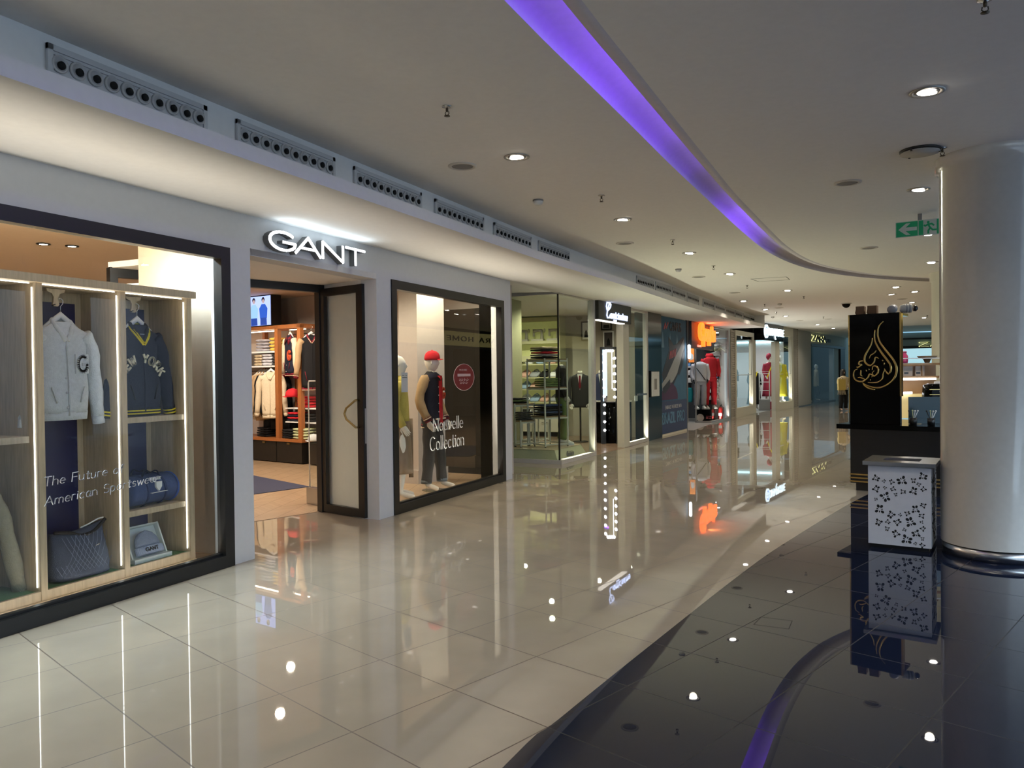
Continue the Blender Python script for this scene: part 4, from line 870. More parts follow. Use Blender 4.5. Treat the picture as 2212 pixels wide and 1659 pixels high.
uplight('w1', 1.2, 4.7, .075, .085, 110 * UPL, (1, .86, .72), 1.0)  # added fill through the shop windows, lifting soffit and ceiling
uplight('w2', 7.45, 10.05, .075, .085, 90 * UPL, (1, .86, .70), 1.0)
# ============================================================ SHIRT SHOP (glass corner)
A1, A2 = (-4.69, 12.42), (-4.42, 17.24)
o1, r1, _ = frame_of(A1, A2); F1 = ((o1[0], o1[1]), r1)
m_frame = M('pale_window_frame', (.52, .50, .47), .5)
m_ylw = M('pale_yellow_wall', (.58, .56, .34), .8); m_ylit = M('lime_lit_panel', (.66, .66, .34), .7, emit=(.62, .62, .2), es=.14)
t = thing('window_3', 'frameless glass corner showcase of the shirt shop', 'shop window', o1, r1, kind='structure')
b = B(); b.box(0, 1.6, -.02, .10, 0, .07); b.box(-.04, 0, -.02, 2.1, 0, .07); b.box(-.04, 1.6, -.02, .10, 2.915, 2.975); b.box(-.04, .03, .1, 2.1, 2.915, 2.975); b.box(1.52, 1.6, -.02, .10, .07, 2.92); b.make('window_frame', m_frame, t)
b = B(); b.box(.012, 1.52, .03, .042, .07, 2.92); b.box(-.01, .004, .03, 1.9, .07, 2.92); b.make('glass_pane', m_glass2, t)
b = B(); b.box(-.014, .014, .024, .046, .07, 2.92); b.make('corner_joint', m_black, t)
t = thing('window_4', 'narrow pale framed window right of the shirt shop entrance', 'shop window', o1, r1, kind='structure')
b = B(); b.box(3.5, 4.86, -.02, .08, 0, .08); b.box(3.5, 4.86, -.02, .08, 2.89, 2.97); b.box(4.78, 4.86, -.02, .08, .08, 2.9); b.box(3.5, 3.53, -.02, .08, .08, 2.9); b.make('window_frame', m_frame, t)
b = B(); b.box(3.52, 4.8, .02, .032, .08, 2.9); b.make('glass_pane', m_glass2, t)
b = B(); b.box(3.15, 3.49, -.03, .12, 0, 2.95); struct('wall_shop_jamb', b, m_cream, 'cream jamb right of the shirt shop entrance', 'wall', loc=o1, rz=r1)
t = thing('shop_sign', 'dark sign board with glowing white script Camicissima above the shop entrance', 'sign', at(F1, 1.60, -.06, 2.57), r1)
b = B(); b.box(0, 1.88, -.03, .08, 0, .41); b.make('sign_board', M('charcoal_sign_board', (.025, .027, .023), .45), t)
b = B(); b.box(0, 1.5, -.02, .08, -.02, 0); b.make('light_strip', M('dim_led', (1, 1, 1), .5, emit=(1, .95, .85), es=1.3), t)
m_sgl = M('sign_white_glow', (1, 1, 1), .5, emit=(.50, .62, 1), es=1.5)
b = B(); b.stroke([(.55, .34), (.49, .37), (.43, .34), (.40, .27), (.43, .21), (.52, .21), (.62, .27), (.65, .32), (.6, .345), (.54, .31), (.46, .2), (.42, .1), (.46, .055), (.55, .06), (.60, .11)], .03, .026, -.045, -.03)
xs = 1.0 / (text_w('amicissima') * .135); lettering(b, 'amicissima', .60, .06, .135, .22, .16, xs=xs, y0=-.045, y1=-.03, shear=.25)
b.make('script_lettering', m_sgl, t)
b = B(); lettering(b, 'MILANO', .80, .005, .03, .22, xs=1.3, y0=-.04, y1=-.03); b.make('small_lettering', m_sgl, t)
# platform
b = B(); b.loft([[(.09, .10, .0), (1.46, .10, .0), (1.46, 2.0, .0), (.14, 2.0, .0)], [(.16, .20, .215), (1.36, .20, .215), (1.36, 1.9, .215), (.22, 1.9, .215)]], smooth=False)
pf = tag(b.make('display_platform', M('pale_yellow_platform', (.58, .56, .38), .6), None, o1, r1), 'low pale yellow display platform inside the glass corner', 'platform')
b = B(); b.box(.155, 1.365, .195, 1.9, .215, .222); b.make('platform_top', m_oak, pf)
b = B(); b.T = Matrix.Translation((.55, .135, .06)); lettering(b, 'Camicissima', 0, .02, .085, .1, .06, xs=.55, y0=-.012, y1=.01, shear=.3); b.make('script_lettering', m_grill, pf)
def rack_table(label, loc, rz, w_, d_, hs, top, group=None):
    t = thing('display_rack', label, 'rack', loc, rz, group)
    for x in (0, w_):
        for y in (0, d_): b = B(); b.box(x - .012, x + .012, y - .012, y + .012, .015, top); b.make('leg', M('rack_white_metal', (.62, .62, .55), .4), t); b = B(); b.lathe([(.015, 0), (.012, .016)], (x, y, 0), 10); b.make('foot', m_black, t)
    for z in hs:
        b = B(); b.box(0, w_, 0, d_, z - .02, z); b.make('board', M('rack_wood', (.30, .19, .09), .5), t)
        b = B(); b.box(0, w_, -.012, .012, z - .05, z - .02); b.box(0, w_, d_ - .012, d_ + .012, z - .05, z - .02); b.box(-.012, .012, 0, d_, z - .05, z - .02); b.box(w_ - .012, w_ + .012, 0, d_, z - .05, z - .02); b.make('rail', M('rack_white_metal'), t)
    b = B(); b.box(0, w_, -.01, .01, .04, .06); b.box(0, w_, d_ - .01, d_ + .01, .04, .06); b.box(-.01, .01, 0, d_, .04, .06); b.box(w_ - .01, w_ + .01, 0, d_, .04, .06); b.make('base_rail', M('rack_white_metal'), t)
    return t
RA = r1 - math.radians(27)
rp = at(F1, .47, .52, .222)
rack_table('tall white metal display rack with three wooden boards nearest the glass corner', rp, RA, .52, .52, (.56, 1.09, 1.60), 1.61)
Rk = ((rp[0], rp[1]), RA)
cols = [(f_black, 'black'), (f_green, 'green'), (f_dred, 'burgundy'), (f_lgrey, 'grey'), (f_char, 'charcoal')]
stack(5, Rk, .22, .10, 1.825, .40, .34, .045, [(f_black, 'black'), (f_grey, 'grey'), (f_red, 'red'), (f_char, 'charcoal'), (f_beige, 'beige')], 'sweater', 'on the top board of the tall rack')
stack(4, Rk, .30, .10, 1.315, .38, .34, .04, [(f_dgreen, 'green')], 'polo shirt', 'on the middle board of the tall rack', 'folded_polo_shirt', 'shirt')
stack(5, Rk, .28, .10, .785, .40, .34, .042, [(f_black, 'black'), (f_denim, 'blue'), (f_char, 'charcoal')], 'jeans', 'on the bottom board of the tall rack', 'folded_jeans', 'jeans')
rp2 = at(F1, .52, 1.16, .222); rack_table('small white metal table left of the tall rack', rp2, RA, .45, .40, (.78,), .79)
Rk2 = ((rp2[0], rp2[1]), RA)
stack(3, Rk2, .2, .06, 1.005, .36, .3, .035, [(f_black, 'black'), (f_dgreen, 'green')], 'sweater', 'on the small white table')
rp3 = at(F1, .40, .98, .222); rack_table('lowest white metal table in front of the small one', rp3, RA, .32, .16, (.48,), .49)
stack(4, ((rp3[0], rp3[1]), RA), .16, .02, .705, .3, .14, .04, [(f_char, 'charcoal')], 'jeans', 'on the lowest white table', 'folded_jeans', 'jeans')
fg, A, Lg = figure('headless mannequin in black jacket and green trousers behind the tall rack', 'mannequin', 'mannequin', at(F1, 1.18, .50, .222), r1 + .5, m_mann, H=1.72, hd=False)
coat(fg, f_char, .88, 1.40, .18, .20, .12, .11); [sleeve_part(fg, a, .058, f_char) for a in A]
trousers(fg, Lg, f_dgreen, .10, .06, .93); [shoe(fg, (l[2][0], l[2][1] - .06, 0), -PI / 2, m_white, m_white, 1) for l in Lg]
tb = rack_table('white metal table with brown board at the back right of the glass showcase', at(F1, 1.30, 1.05, .222), r1, .45, .35, (.70,), .71)
# room
m_sfl = tile_mat('terracotta_tile', (.28, .18, .12), (.32, .21, .14), (.1, .07, .05), .4, .7, 0, 0, rough=.2)
b = B(); b.prism([(-4.72, 12.6), (-6.7, 12.75), (-10, 13.4), (-10, 18.3), (-4.38, 18.3), (-4.43, 16)], -.02, .004); struct('floor_shirt_shop', b, m_sfl, 'brown tiled floor of the shirt shop', 'floor')
b = B(); b.prism([(-4.72, 12.38), (-10, 12.2), (-10, 18.4), (-4.38, 18.4)], 2.978, 3.03); struct('ceiling_shirt_shop', b, m_white, 'white ceiling of the shirt shop', 'ceiling')
b = B(); b.box(-10, -4.4, 18.2, 18.35, 0, 3.0); b.prism([(-10, 13.3), (-6.6, 12.7), (-6.6, 12.55), (-10.1, 13.2)], 0, 3.0); b.box(-10.1, -10, 13, 18.3, 0, 3); struct('wall_shirt_shop', b, M('grey_beige_wall', (.40, .37, .30), .8), 'grey beige back wall of the shirt shop', 'wall')
b = B(); b.prism([(-6.05, 13.9), (-6.35, 13.95), (-6.35, 12.75), (-6.0, 12.7)], 0, 3.0); struct('wall_shirt_side', b, M('olive_wall', (.34, .33, .20), .8), 'olive side wall panel at the left of the glass corner', 'wall')
cb = thing('shirt_cabinet', 'cream wall cabinet with lime lit shelves at the back of the shirt shop', 'cabinet', (-8.4, 17.8, 0), 0)
b = B(); b.box(0, 1.66, .28, .38, .1, 2.95); b.make('lit_back', m_ylit, cb)
b = B(); b.box(1.62, 1.68, -.02, .38, 0, 2.95); b.box(0, 1.66, -.02, .38, 2.86, 2.95); b.box(0, 1.66, .0, .38, 2.30, 2.37); b.box(0, 1.66, 0, .30, 1.86, 2.0); b.make('carcass', m_ylw, cb)
for z in (1.80, 1.47, 1.18, .86, .58): b = B(); b.box(0, 1.62, .0, .30, z - .03, z); b.make('shelf', m_ylw, cb)
for k in range(4):
    b = B(); b.box(.42 * k + .01, .42 * k + .41, -.01, .02, .12, .54); d = b.make('cabinet_door', m_cream, cb); b = B(); b.tube([(.42 * k + (.36 if k % 2 == 0 else .06) - .03, -.02, .34), (.42 * k + (.36 if k % 2 == 0 else .06), -.035, .35), (.42 * k + (.36 if k % 2 == 0 else .06) + .03, -.02, .34)], .008, 6); b.make('handle', m_black, d)
b = B(); b.box(0, 1.66, .0, .38, 0, .11); b.make('plinth', m_black, cb)
def sewing(b):
    b.box(-.15, .15, -.05, .05, 0, .05); b.box(.08, .14, -.035, .035, .05, .22); b.loft([se(.04, .035, 12, z=z, cx=-.02) for z in (0,)] * 2)
shirt_cols = [(M('white_cotton', (.72, .72, .74), .8), 'white'), (M('grey_check_cotton', (.32, .33, .36), .8, noise=.4, nscale=150), 'grey check'), (M('sky_blue_cotton', (.3, .42, .6), .8), 'sky blue'), (f_black, 'black'), (M('pink_cotton', (.65, .38, .3), .8), 'pink')]
for k in range(4):
    t = thing('sewing_machine', 'cream decorative sewing machine in the top niche, %s' % ['first from left', 'second from left', 'third from left', 'rightmost'][k], 'sewing machine', (-8.2 + .42 * k, 17.95, 2.37), 0, 'decorative sewing machines in the top niche')
    b = B(); b.box(-.17, .15, -.06, .06, 0, .055); b.make('base', m_cream, t)
    b = B(); b.tube([(.10, 0, .05), (.10, 0, .20), (.09, 0, .27)], [.045, .035, .04], 10); b.tube([(.11, 0, .26), (-.02, 0, .265), (-.12, 0, .25)], [.04, .035, .045], 10); b.tube([(-.12, 0, .30), (-.12, 0, .12)], .03, 8); b.make('arm', m_cream, t)
    b = B(); b.T = Matrix.Translation((.155, 0, .26)) @ Matrix.Rotation(PI / 2, 4, 'Y'); b.lathe([(.05, 0), (.055, .01), (.05, .02)], (0, 0, 0), 16); b.make('hand_wheel', m_cream, t)
def shirt_display(label, loc, rz, mc, group):
    t = thing('folded_shirt', label, 'shirt', loc, rz, group)
    b = B(); b.T = Matrix.Rotation(.45, 4, 'X'); b.loft([se(.12, .15, 16, 4, z=0, cy=.13), se(.125, .155, 16, 4, z=.03, cy=.13), se(.11, .14, 16, 4, z=.05, cy=.13)]); b.make('shirt_body', mc, t)
    b = B(); b.T = Matrix.Rotation(.45, 4, 'X'); b.tube([(-.04, .20, .055), (-.055, .26, .065), (0, .29, .08), (.055, .26, .065), (.04, .20, .055), (0, .15, .055)], .014, 6); b.make('collar', mc, t)
    return t
rn = {1.47: 'top', 1.18: 'second', .86: 'third', .58: 'lowest'}
for i, z in enumerate((1.47, 1.18, .86, .58)):
    for k in range(6):
        mc, cn = shirt_cols[(k * 2 + i * 3) % 5]
        shirt_display('%s folded shirt on the %s lime lit shelf, %s from left' % (cn, rn[z], ['first', 'second', 'third', 'fourth', 'fifth', 'sixth'][k]), (-8.25 + .265 * k, 17.84, z + .002), 0, mc, 'folded shirts on the lime lit shelves')
for k in range(5):
    mc, cn = shirt_cols[(k * 2 + 1) % 5]
    shirt_display('%s folded shirt on the top cabinet board, %s from left' % (cn, ['first', 'second', 'third', 'fourth', 'fifth'][k]), (-8.2 + .31 * k, 17.84, 1.802), 0, mc, 'folded shirts on the top board of the cabinet')
def suit_bust(label, loc, rz, suit, tie):
    t = thing('suit_form', label, 'mannequin', loc, rz)
    b = B(); b.tube([(0, 0, .02), (0, 0, .9)], .02, 8); b.lathe([(.18, 0), (.17, .02)], (0, 0, 0), 20); b.make('stand', m_black, t)
    coat(t, suit, .78, 1.46, .19, .20, .12, .11)
    for sg in (-1, 1): sleeve_part(t, [(sg * .17, 0, 1.47), (sg * .25, .01, 1.25), (sg * .24, -.04, 1.0), (sg * .2, -.08, .86)], .055, suit); hand(t, (sg * .2, -.08, .87), (0, -.3, -1), m_mann, sg, .9)
    b = B(); b.prism([(-.055, 1.53), (.055, 1.53), (0, 1.17)], -.122, -.06, 'xz'); b.make('shirt_front', m_white, t)
    b = B(); b.prism([(-.018, 1.5), (.018, 1.5), (.026, 1.25), (0, 1.2), (-.026, 1.25)], -.132, -.122, 'xz'); b.make('tie', tie, t)
    b = B(); b.lathe([(.055, 1.52), (.05, 1.60), (.045, 1.605)], (0, 0, 0), 16); b.make('neck_cap', m_mann, t)
suit_bust('headless suit form in charcoal jacket with red tie behind the glass showcase', (-5.80, 16.6, .004), .3, f_char, f_dred)
suit_bust('headless suit form in navy jacket with dark green tie in the shop entrance', (-5.42, 16.95, .004), .3, M('navy_suiting', (.02, .03, .08), .8), M('green_tie', (.02, .08, .04), .6))
def monk(b): b.prism([(-.05, .08), (.05, .08), (.035, .2), (0, .27), (-.035, .2)], -.014, -.010, 'xz'); return f_black
def arch(b): b.prism([(-.08, .05), (.08, .05), (.07, .13), (-.07, .13)], -.014, -.010, 'xz'); return f_char
frame_picture('white framed dark photograph on the wall above the lit mirror', (-5.61, 18.19, 2.14), 0, .27, .43, m_white, monk, M('dark_print', (.06, .05, .05), .6))
frame_picture('black framed photograph just under the sign board, above the white framed one', (-5.66, 18.19, 2.60), 0, .27, .28, m_black, arch, m_lgr if False else M('pale_print', (.4, .38, .36), .6))
frame_picture('black framed photograph seen through the glass showcase', (-6.18, 18.19, 2.36), 0, .25, .47, m_black, monk, m_white)
# counter and lit mirror
t = thing('round_counter', 'glossy black rounded counter in the shop entrance', 'counter', (-5.10, 16.82, .004), r1 + 1.15)
b = B(); b.lathe([(.40, 0), (.41, .03), (.41, .90), (.39, .905)], (0, 0, 0), 40); b.make('counter_body', m_gblack, t)
b = B(); b.lathe([(.42, .905), (.42, .93)], (0, 0, 0), 40); b.make('counter_top', m_white, t)
b = B(); lettering(b, 'Ca', -.0, .70, .13, .09, .05, xs=.8, y0=-.418, y1=-.40, shear=.25); b.make('script_lettering', m_white, t)
t = thing('lit_mirror', 'tall mirror ringed with glowing round bulbs in the shirt shop entrance', 'mirror', (-5.02, 16.32, .004), math.radians(24))
b = B(); b.box(-.20, -.15, 0, .05, 0, 2.12); b.box(.13, .17, 0, .05, .0, 2.12); b.box(-.20, .17, 0, .05, 2.06, 2.12); b.box(-.15, -.09, .0, .04, 0, .93); b.make('frame', m_black, t)
b = B(); b.box(-.15, .13, .01, .02, .93, 2.06); b.make('mirror_glass', M('mirror_silver', (.8, .8, .8), .02, 1), t)
m_bulb = M('glowing_bulb', (1, 1, 1), .4, emit=(.97, .98, 1), es=9)
for x, z in [(-.12, .30 + .185 * k) for k in range(10)] + [(.11, 1.02 + .17 * k) for k in range(6)] + [(-.07 + .045 * k, 2.035) for k in range(4)]:
    b = B(); b.ball((x, -.03, z), .028, 12, 8); b.make('bulb', m_bulb, t)
b = B(); b.box(.05, .06, -.004, .008, 1.2, 2.0); b.make('light_strip', m_led, t)
sh = M('white_cotton'); t = thing('shirt_form', 'added form in a white shirt for the one reflected in the lit mirror', 'mannequin', (-4.93, 16.62, .934), .5)  # solid form put in for a shirt seen only as a reflection
coat(t, sh, 0, .5, .15, .17, .1, .09, name='shirt_body'); [sleeve_part(t, [(sg * .14, 0, .5), (sg * .20, 0, .3), (sg * .17, -.08, .12)], .05, sh) for sg in (-1, 1)]
for p, e in [((-5.6, 14.2, 2.94), 32), ((-7.2, 16.6, 2.94), 50), ((-5.2, 16.0, 2.94), 30), ((-4.85, 17.2, 2.9), 12), ((-5.2, 13.2, 2.94), 18)]: spot(p, e * 2.2, (1, .96, .70), ang=160, r=.05)
t = thing('smoke_detector', 'smoke detector on the ceiling inside the glass corner shop', 'smoke detector', (-7.0, 15.2, 2.999), 0); b = B(); b.lathe([(.06, 0), (.06, -.03), (.04, -.05), (.02, -.052)], (0, 0, 0), 20); b.make('housing', m_plastic, t)
# black pier with white hatch
b = B(); b.box(4.87, 5.9, -.02, .3, 0, 2.95); struct('wall_black_pier', b, M('dark_gloss_pier', (.006, .012, .013), .08, spec=.8), 'glossy black pier between the shirt shop and the big poster', 'wall', loc=o1, rz=r1)
t = thing('wall_hatch', 'white square hatch with dark slot on the glossy black pier', 'hatch', at(F1, 4.95, -.03, .99), r1)
b = B(); b.box(0, .60, -.03, .008, 0, .60); b.make('hatch_frame', m_black, t); b = B(); b.box(.0, .55, -.05, -.03, .02, .58); b.make('hatch_plate', m_plastic, t); b = B(); b.box(.16, .34, -.056, -.05, .17, .42); b.make('slot', m_grill, t)
t = thing('door_closer', 'small grey glass door lock near the middle of the narrow window', 'lock', at(F1, 4.2, -.0, 1.05), r1); b = B(); b.box(0, .55, -.02, .03, 0, .04); b.make('lock_body', m_steel, t); b = B(); b.box(-.12, .06, .04, .06, -.12, .0); b.make('light_switch', m_plastic, t)
# poster
B1, B2 = (-4.424, 18.293), (-4.251, 20.674); o2, r2, L2 = frame_of(B1, B2)
b = B(); b.box(0, L2, .01, .25, 0, 2.95); b.box(0, L2, -.01, .01, 0, .05); struct('wall_poster', b, m_cream, 'pale wall behind the big shoe poster', 'wall', loc=o2, rz=r2)
t = thing('advertising_poster', 'tall blue advertising poster CAMPUS BRAZIL PRO with a large dark sneaker', 'poster', (o2[0], o2[1], .055), r2)
b = B(); b.box(.03, 2.38, -.012, .01, 0, 2.86); b.make('sheet', M('poster_blue', (.045, .13, .22), .75, noise=.12, nscale=3), t)
b = B(); b.box(.03, 2.38, -.016, -.012, 0, .79); b.make('lower_band', M('poster_navy', (.035, .055, .13), .5), t)
m_pink = M('poster_coral', (.5, .10, .12), .5); m_pgrey = M('poster_dark', (.03, .04, .06), .5); m_pwh = M('poster_pale', (.45, .47, .50), .5); m_pmid = M('poster_cyan', (.12, .26, .40), .5)
b = B(); h = .2; lettering(b, 'CAMPUS', .92, 2.55, h, .2, .16, xs=.98 / (text_w('CAMPUS') * h), y0=-.02, y1=-.012); b.make('campus_lettering', m_pgrey, t)
b = B(); b.stroke([(.45, 2.56), (.55, 2.7), (.62, 2.58), (.78, 2.72)], .05, .04, -.02, -.012); b.make('logo_mark', m_pink, t)
b = B(); h = .075; lettering(b, 'EMBRACE THE BREEZE WITH', .50, .60, h, .16, xs=1.38 / (text_w('EMBRACE THE BREEZE WITH') * h), y0=-.02, y1=-.012); b.make('slogan', m_pwh, t)
b = B(); h = .24; lettering(b, 'BRAZIL PRO', .25, .25, h, .26, .2, xs=1.9 / (text_w('BRAZIL PRO') * h), y0=-.02, y1=-.012); b.make('product_lettering', m_pmid, t)
b = B(); b.prism([(.25, 1.45), (.85, 2.05), (.80, 2.38), (1.0, 2.30), (1.25, 2.18), (1.5, 2.22), (2.1, 2.42), (2.22, 2.30), (2.1, 1.95), (1.6, 1.45), (.9, .98), (.45, 1.1)], -.016, -.012, 'xz'); b.make('sneaker_upper', m_pgrey, t)
b = B(); b.prism([(.22, 1.22), (.6, 1.38), (1.3, 1.85), (2.18, 2.38), (2.2, 2.15), (1.75, 1.6), (1.2, 1.3), (.6, 1.05), (.3, 1.02)], -.018, -.016, 'xz'); b.make('sneaker_sole', M('poster_sole_grey', (.3, .32, .33), .5), t)
b = B(); b.prism([(1.55, 1.5), (2.15, 2.1), (2.2, 2.0), (2.0, 1.65), (1.7, 1.42)], -.02, -.018, 'xz'); b.prism([(.3, 1.12), (.9, 1.33), (.9, 1.15), (.5, .98), (.3, 1.0)], -.02, -.018, 'xz'); b.make('sole_shadow_blocks', m_pgrey, t)
b = B()
for k in range(5): b.prism([(.85 + .12 * k, 1.82 + .02 * k), (.90 + .12 * k, 1.82 + .02 * k), (.98 + .12 * k, 2.02 + .02 * k), (.93 + .12 * k, 2.02 + .02 * k)], -.02, -.016, 'xz')
b.make('laces', m_pink, t)
b = B(); b.prism([(.22, .82), (.24, 1.02), (.5, 1.16), (1.0, 1.25), (1.4, 1.12), (1.55, .95), (1.55, .82)], -.018, -.016, 'xz'); b.make('hair_shape', M('poster_plum', (.07, .03, .08), .5), t)
for k in range(3):
    b = B(); x = .35 + .6 * k; b.prism([(x, 2.5), (x + .12, 2.1), (x - .12, 2.1)], -.0135, -.012, 'xz'); b.make('printed_light_beam', m_pmid, t)
# ============================================================ SPORTS SHOP
C1, C2 = (-4.22, 20.9), (-4.16, 23.8); o3, r3, L3 = frame_of(C1, C2); F3 = ((o3[0], o3[1]), r3)
m_grim = M('sports_shop_grey', (.035, .04, .05), .4)
t = thing('shop_sign', 'dark sign board with glowing orange Courir lettering above the sports shop entrance', 'sign', (o3[0], o3[1], 2.21), r3)
b = B(); b.box(.1, 3.2, -.06, .10, 0, .75); b.box(-.2, .1, .0, .9, 0, .75); b.make('sign_board', m_grim, t)
m_or = M('orange_glow', (1, .2, .03), .4, emit=(1, .13, .012), es=2.6); m_or2 = M('pink_glow', (1, .3, .25), .4, emit=(1, .22, .15), es=1.8)
me = font_text('Courir', .62, .08, .035, 1.25); put_text('neon_lettering', me, m_or, t, (1.75, -.14, .44))
b = B(); [b.box(x, x + .22, -.16, -.08, z, .32) for x, z in ((1.2, .06), (2.0, .10))]; b.box(2.7, 2.95, -.16, -.08, .24, .5); b.make('letter_drips', m_or, t)
b = B(); lettering(b, 'COURIR', .8, .045, .05, .2, xs=2.4, y0=-.07, y1=-.06); b.make('small_lettering', m_or2, t)
spot((-3.95, 22.3, 2.85), 14, (1, .25, .05), target=(-3.7, 22.3, 3.2), ang=140, name='sign_glow')
t = thing('pendant_lamp', 'white glowing capsule lamp hanging at the edge of the big poster', 'lamp', (-4.16, 20.66, 2.93), 0)
b = B(); b.tube([(0, 0, 0), (0, 0, -.65)], .005, 6); b.make('cord', m_black, t); b = B(); b.tube([(0, 0, -.65), (0, 0, -.67), (0, 0, -1.0), (0, 0, -1.03)], [.02, .04, .04, .02], 12); b.make('glowing_tube', m_led, t)
b = B(); b.box(-4.9, -4.25, 20.68, 20.82, 0, 2.95); b.box(-8, -4.9, 18.4, 20.82, 0, 3.0); struct('wall_sports_left', b, m_grim, 'dark reveal on the left of the sports shop entrance', 'wall')
b = B(); b.box(-8, -4.42, 26.25, 26.4, 0, 3.0); b.box(-8.1, -8, 20, 26.4, 0, 3.0); struct('wall_sports_back', b, M('charcoal_slat_wall', (.05, .055, .06), .6), 'dark slatted wall of shoes in the sports shop', 'wall')
b = B(); b.box(-4.42, -3.95, 26.2, 26.4, 0, 2.95); struct('wall_sports_white', b, m_white, 'white end wall of the sports shop window', 'wall')
b = B(); b.box(-8, -4.1, 20.8, 26.3, -.02, .004); struct('floor_sports', b, M('pale_grey_floor', (.4, .4, .38), .3), 'pale floor of the sports shop', 'floor')
b = B(); b.box(-8, -4.15, 20.8, 26.3, 3.02, 3.06); struct('ceiling_sports', b, M('dark_open_ceiling', (.03, .03, .03), .8), 'dark open ceiling of the sports shop', 'ceiling')
D1_, D2_ = (-4.165, 23.87), (-3.61, 29.75); o4, r4, L4 = frame_of(D1_, D2_); F4 = ((o4[0], o4[1]), r4)
t = thing('window_5', 'tall metal framed corner window of the sports shop', 'shop window', o4, r4, kind='structure')
b = B(); b.box(0, 2.3, -.02, .06, 0, .06); b.box(0, 2.3, -.02, .06, 2.90, 2.95); b.box(2.1, 2.32, -.02, .08, 0, 2.95); b.box(-.02, .02, -.02, .48, 0, .06); b.box(-.02, .02, .44, .48, 0, 2.4); b.box(-.02, .02, 0, .48, 2.92, 2.95); b.make('window_frame', m_alu, t)
b = B(); b.box(.01, 2.1, .01, .02, .06, 2.9); b.box(-.005, .005, .01, .44, .06, 2.9); b.make('glass_pane', m_glass, t)
t = thing('door_3', 'half open metal glass door at the left of the sports shop window', 'door', (-4.86, 23.2, 0), 1.5, kind='structure'); b = B(); b.box(0, .05, 0, .04, 0, 2.2); b.box(.5, .55, 0, .04, 0, 2.2); b.box(0, .55, 0, .04, 2.15, 2.2); b.make('door_frame', m_alu, t)
t = thing('display_plinth', 'black display plinth with a beige circle in the sports shop window', 'plinth', (-4.66, 24.35, .004), 0); b = B(); b.box(-.05, .44, 0, 1.2, 0, .385); b.make('plinth_body', m_gblack, t)
b = B(); b.T = Matrix.Translation((.08, -.004, .13)); disc(b, 0, .115, -.006, 0, 28); b.make('printed_circle', M('beige_print', (.6, .5, .44), .6), t); b = B(); b.box(.26, .33, -.004, 0, .10, .14); b.box(.35, .42, -.004, 0, .10, .13); b.box(.26, .42, -.004, 0, .17, .18); b.make('printed_text', m_pink, t)
m_bm = M('black_mannequin', (.01, .01, .01), .35)
def tracksuit(label, loc, rz, top, bot, H):
    t, A, Lg = figure(label, 'mannequin', 'mannequin', loc, rz, m_bm, H=H, hd=False)
    k = H / 1.85; coat(t, top, .92 * k, 1.50 * k, .2, .21, .14, .12, wob=.03)
    for a in A: sleeve_part(t, a, .075, top)
    trousers(t, Lg, bot, .12, .08, .98 * k, endk=.04); [shoe(t, (l[2][0], l[2][1] - .08, 0), -PI / 2, m_white, m_white, 1.15) for l in Lg]
    return t
t = tracksuit('headless black mannequin in pale grey vest and grey trousers in the sports shop window', (-4.62, 24.62, .392), .35, f_lgrey, f_grey, 1.72)
b = B(); b.tube([(-.15, -.13, 1.30), (.0, -.16, 1.1), (.14, -.13, .9)], .012, 6); b.make('shoulder_strap', f_black, t)
t = tracksuit('headless black mannequin in a bright red tracksuit in the sports shop window', (-4.36, 24.90, .392), .45, f_red, f_red, 1.92)
b = B(); b.loft([se(.11, .10, 18, z=1.60, cy=.03), se(.13, .12, 18, z=1.66, cy=.04), se(.10, .10, 18, z=1.74, cy=.05)]); b.make('hood', f_red, t)
sw = [(-4.58, 2.33), (-4.44, 2.34), (-4.40, 2.10), (-4.42, 1.89), (-4.42, 1.70), (-4.42, 1.48), (-4.42, 1.29), (-4.44, 1.06), (-4.44, .87), (-4.44, .64), (-4.60, 1.06), (-4.60, .87), (-4.62, .64)]
sw += [(-5.36, z) for z in (1.95, 1.72, 1.47, 1.22)] + [(-5.60, z) for z in (1.95, 1.72, 1.47, 1.22)]
scol = [(m_white, 'white'), (f_lgrey, 'light grey'), (M('sky_blue_mesh', (.15, .35, .7), .6), 'sky blue'), (M('pale_pink_mesh', (.6, .4, .36), .6), 'pale pink')]
for k, (x, z) in enumerate(sw):
    mc, cn = scol[(2 if k == 6 else (k * 7) % 4 if k in (3, 9, 14) else 0)]
    col_n = 'right column' if x > -4.5 else 'middle column' if x > -5 else ('left column' if x > -5.5 else 'far left column')
    t = thing('sneaker', '%s sneaker in the %s of the shoe wall, %d cm up' % (cn, col_n, round(z * 100)), 'shoe', (x, 26.08, z), 0, 'sneakers on the dark shoe wall')
    shoe(t, (0, 0, 0), PI if k % 2 else PI + .3, mc, m_white, 1.25, 'shoe_upper')
    b = B(); b.box(-.17, .17, -.08, .15, -.018, -.002); b.make('shoe_ledge', m_white, t)
t = thing('orange_poster', 'small orange poster with a white shoe inside the sports shop entrance', 'poster', (-4.98, 24.66, 1.86), .35); b = B(); b.box(-.0, .17, 0, .02, 0, .46); b.make('sheet', M('orange_print', (.7, .22, .04), .5, emit=(.7, .2, .03), es=.5), t); b = B(); b.prism([(.03, .06), (.15, .10), (.14, .24), (.07, .3), (.03, .2)], -.004, 0, 'xz'); b.make('printed_shoe', m_white, t)
t = thing('gym_bag', 'teal gym bag hanging beside the door of the sports shop', 'bag', (-4.96, 24.6, .60), .3); b = B(); b.loft([se(.09 + .03 * sin(3 * q), .09, 16, 2.5, z=.46 * q, wob=.04) for q in [k / 8 for k in range(9)]]); b.make('bag_body', f_teal, t); b = B(); b.tube([(-.05, 0, .44), (0, 0, .62), (.05, 0, .44)], .01, 6); b.make('strap', f_black, t)
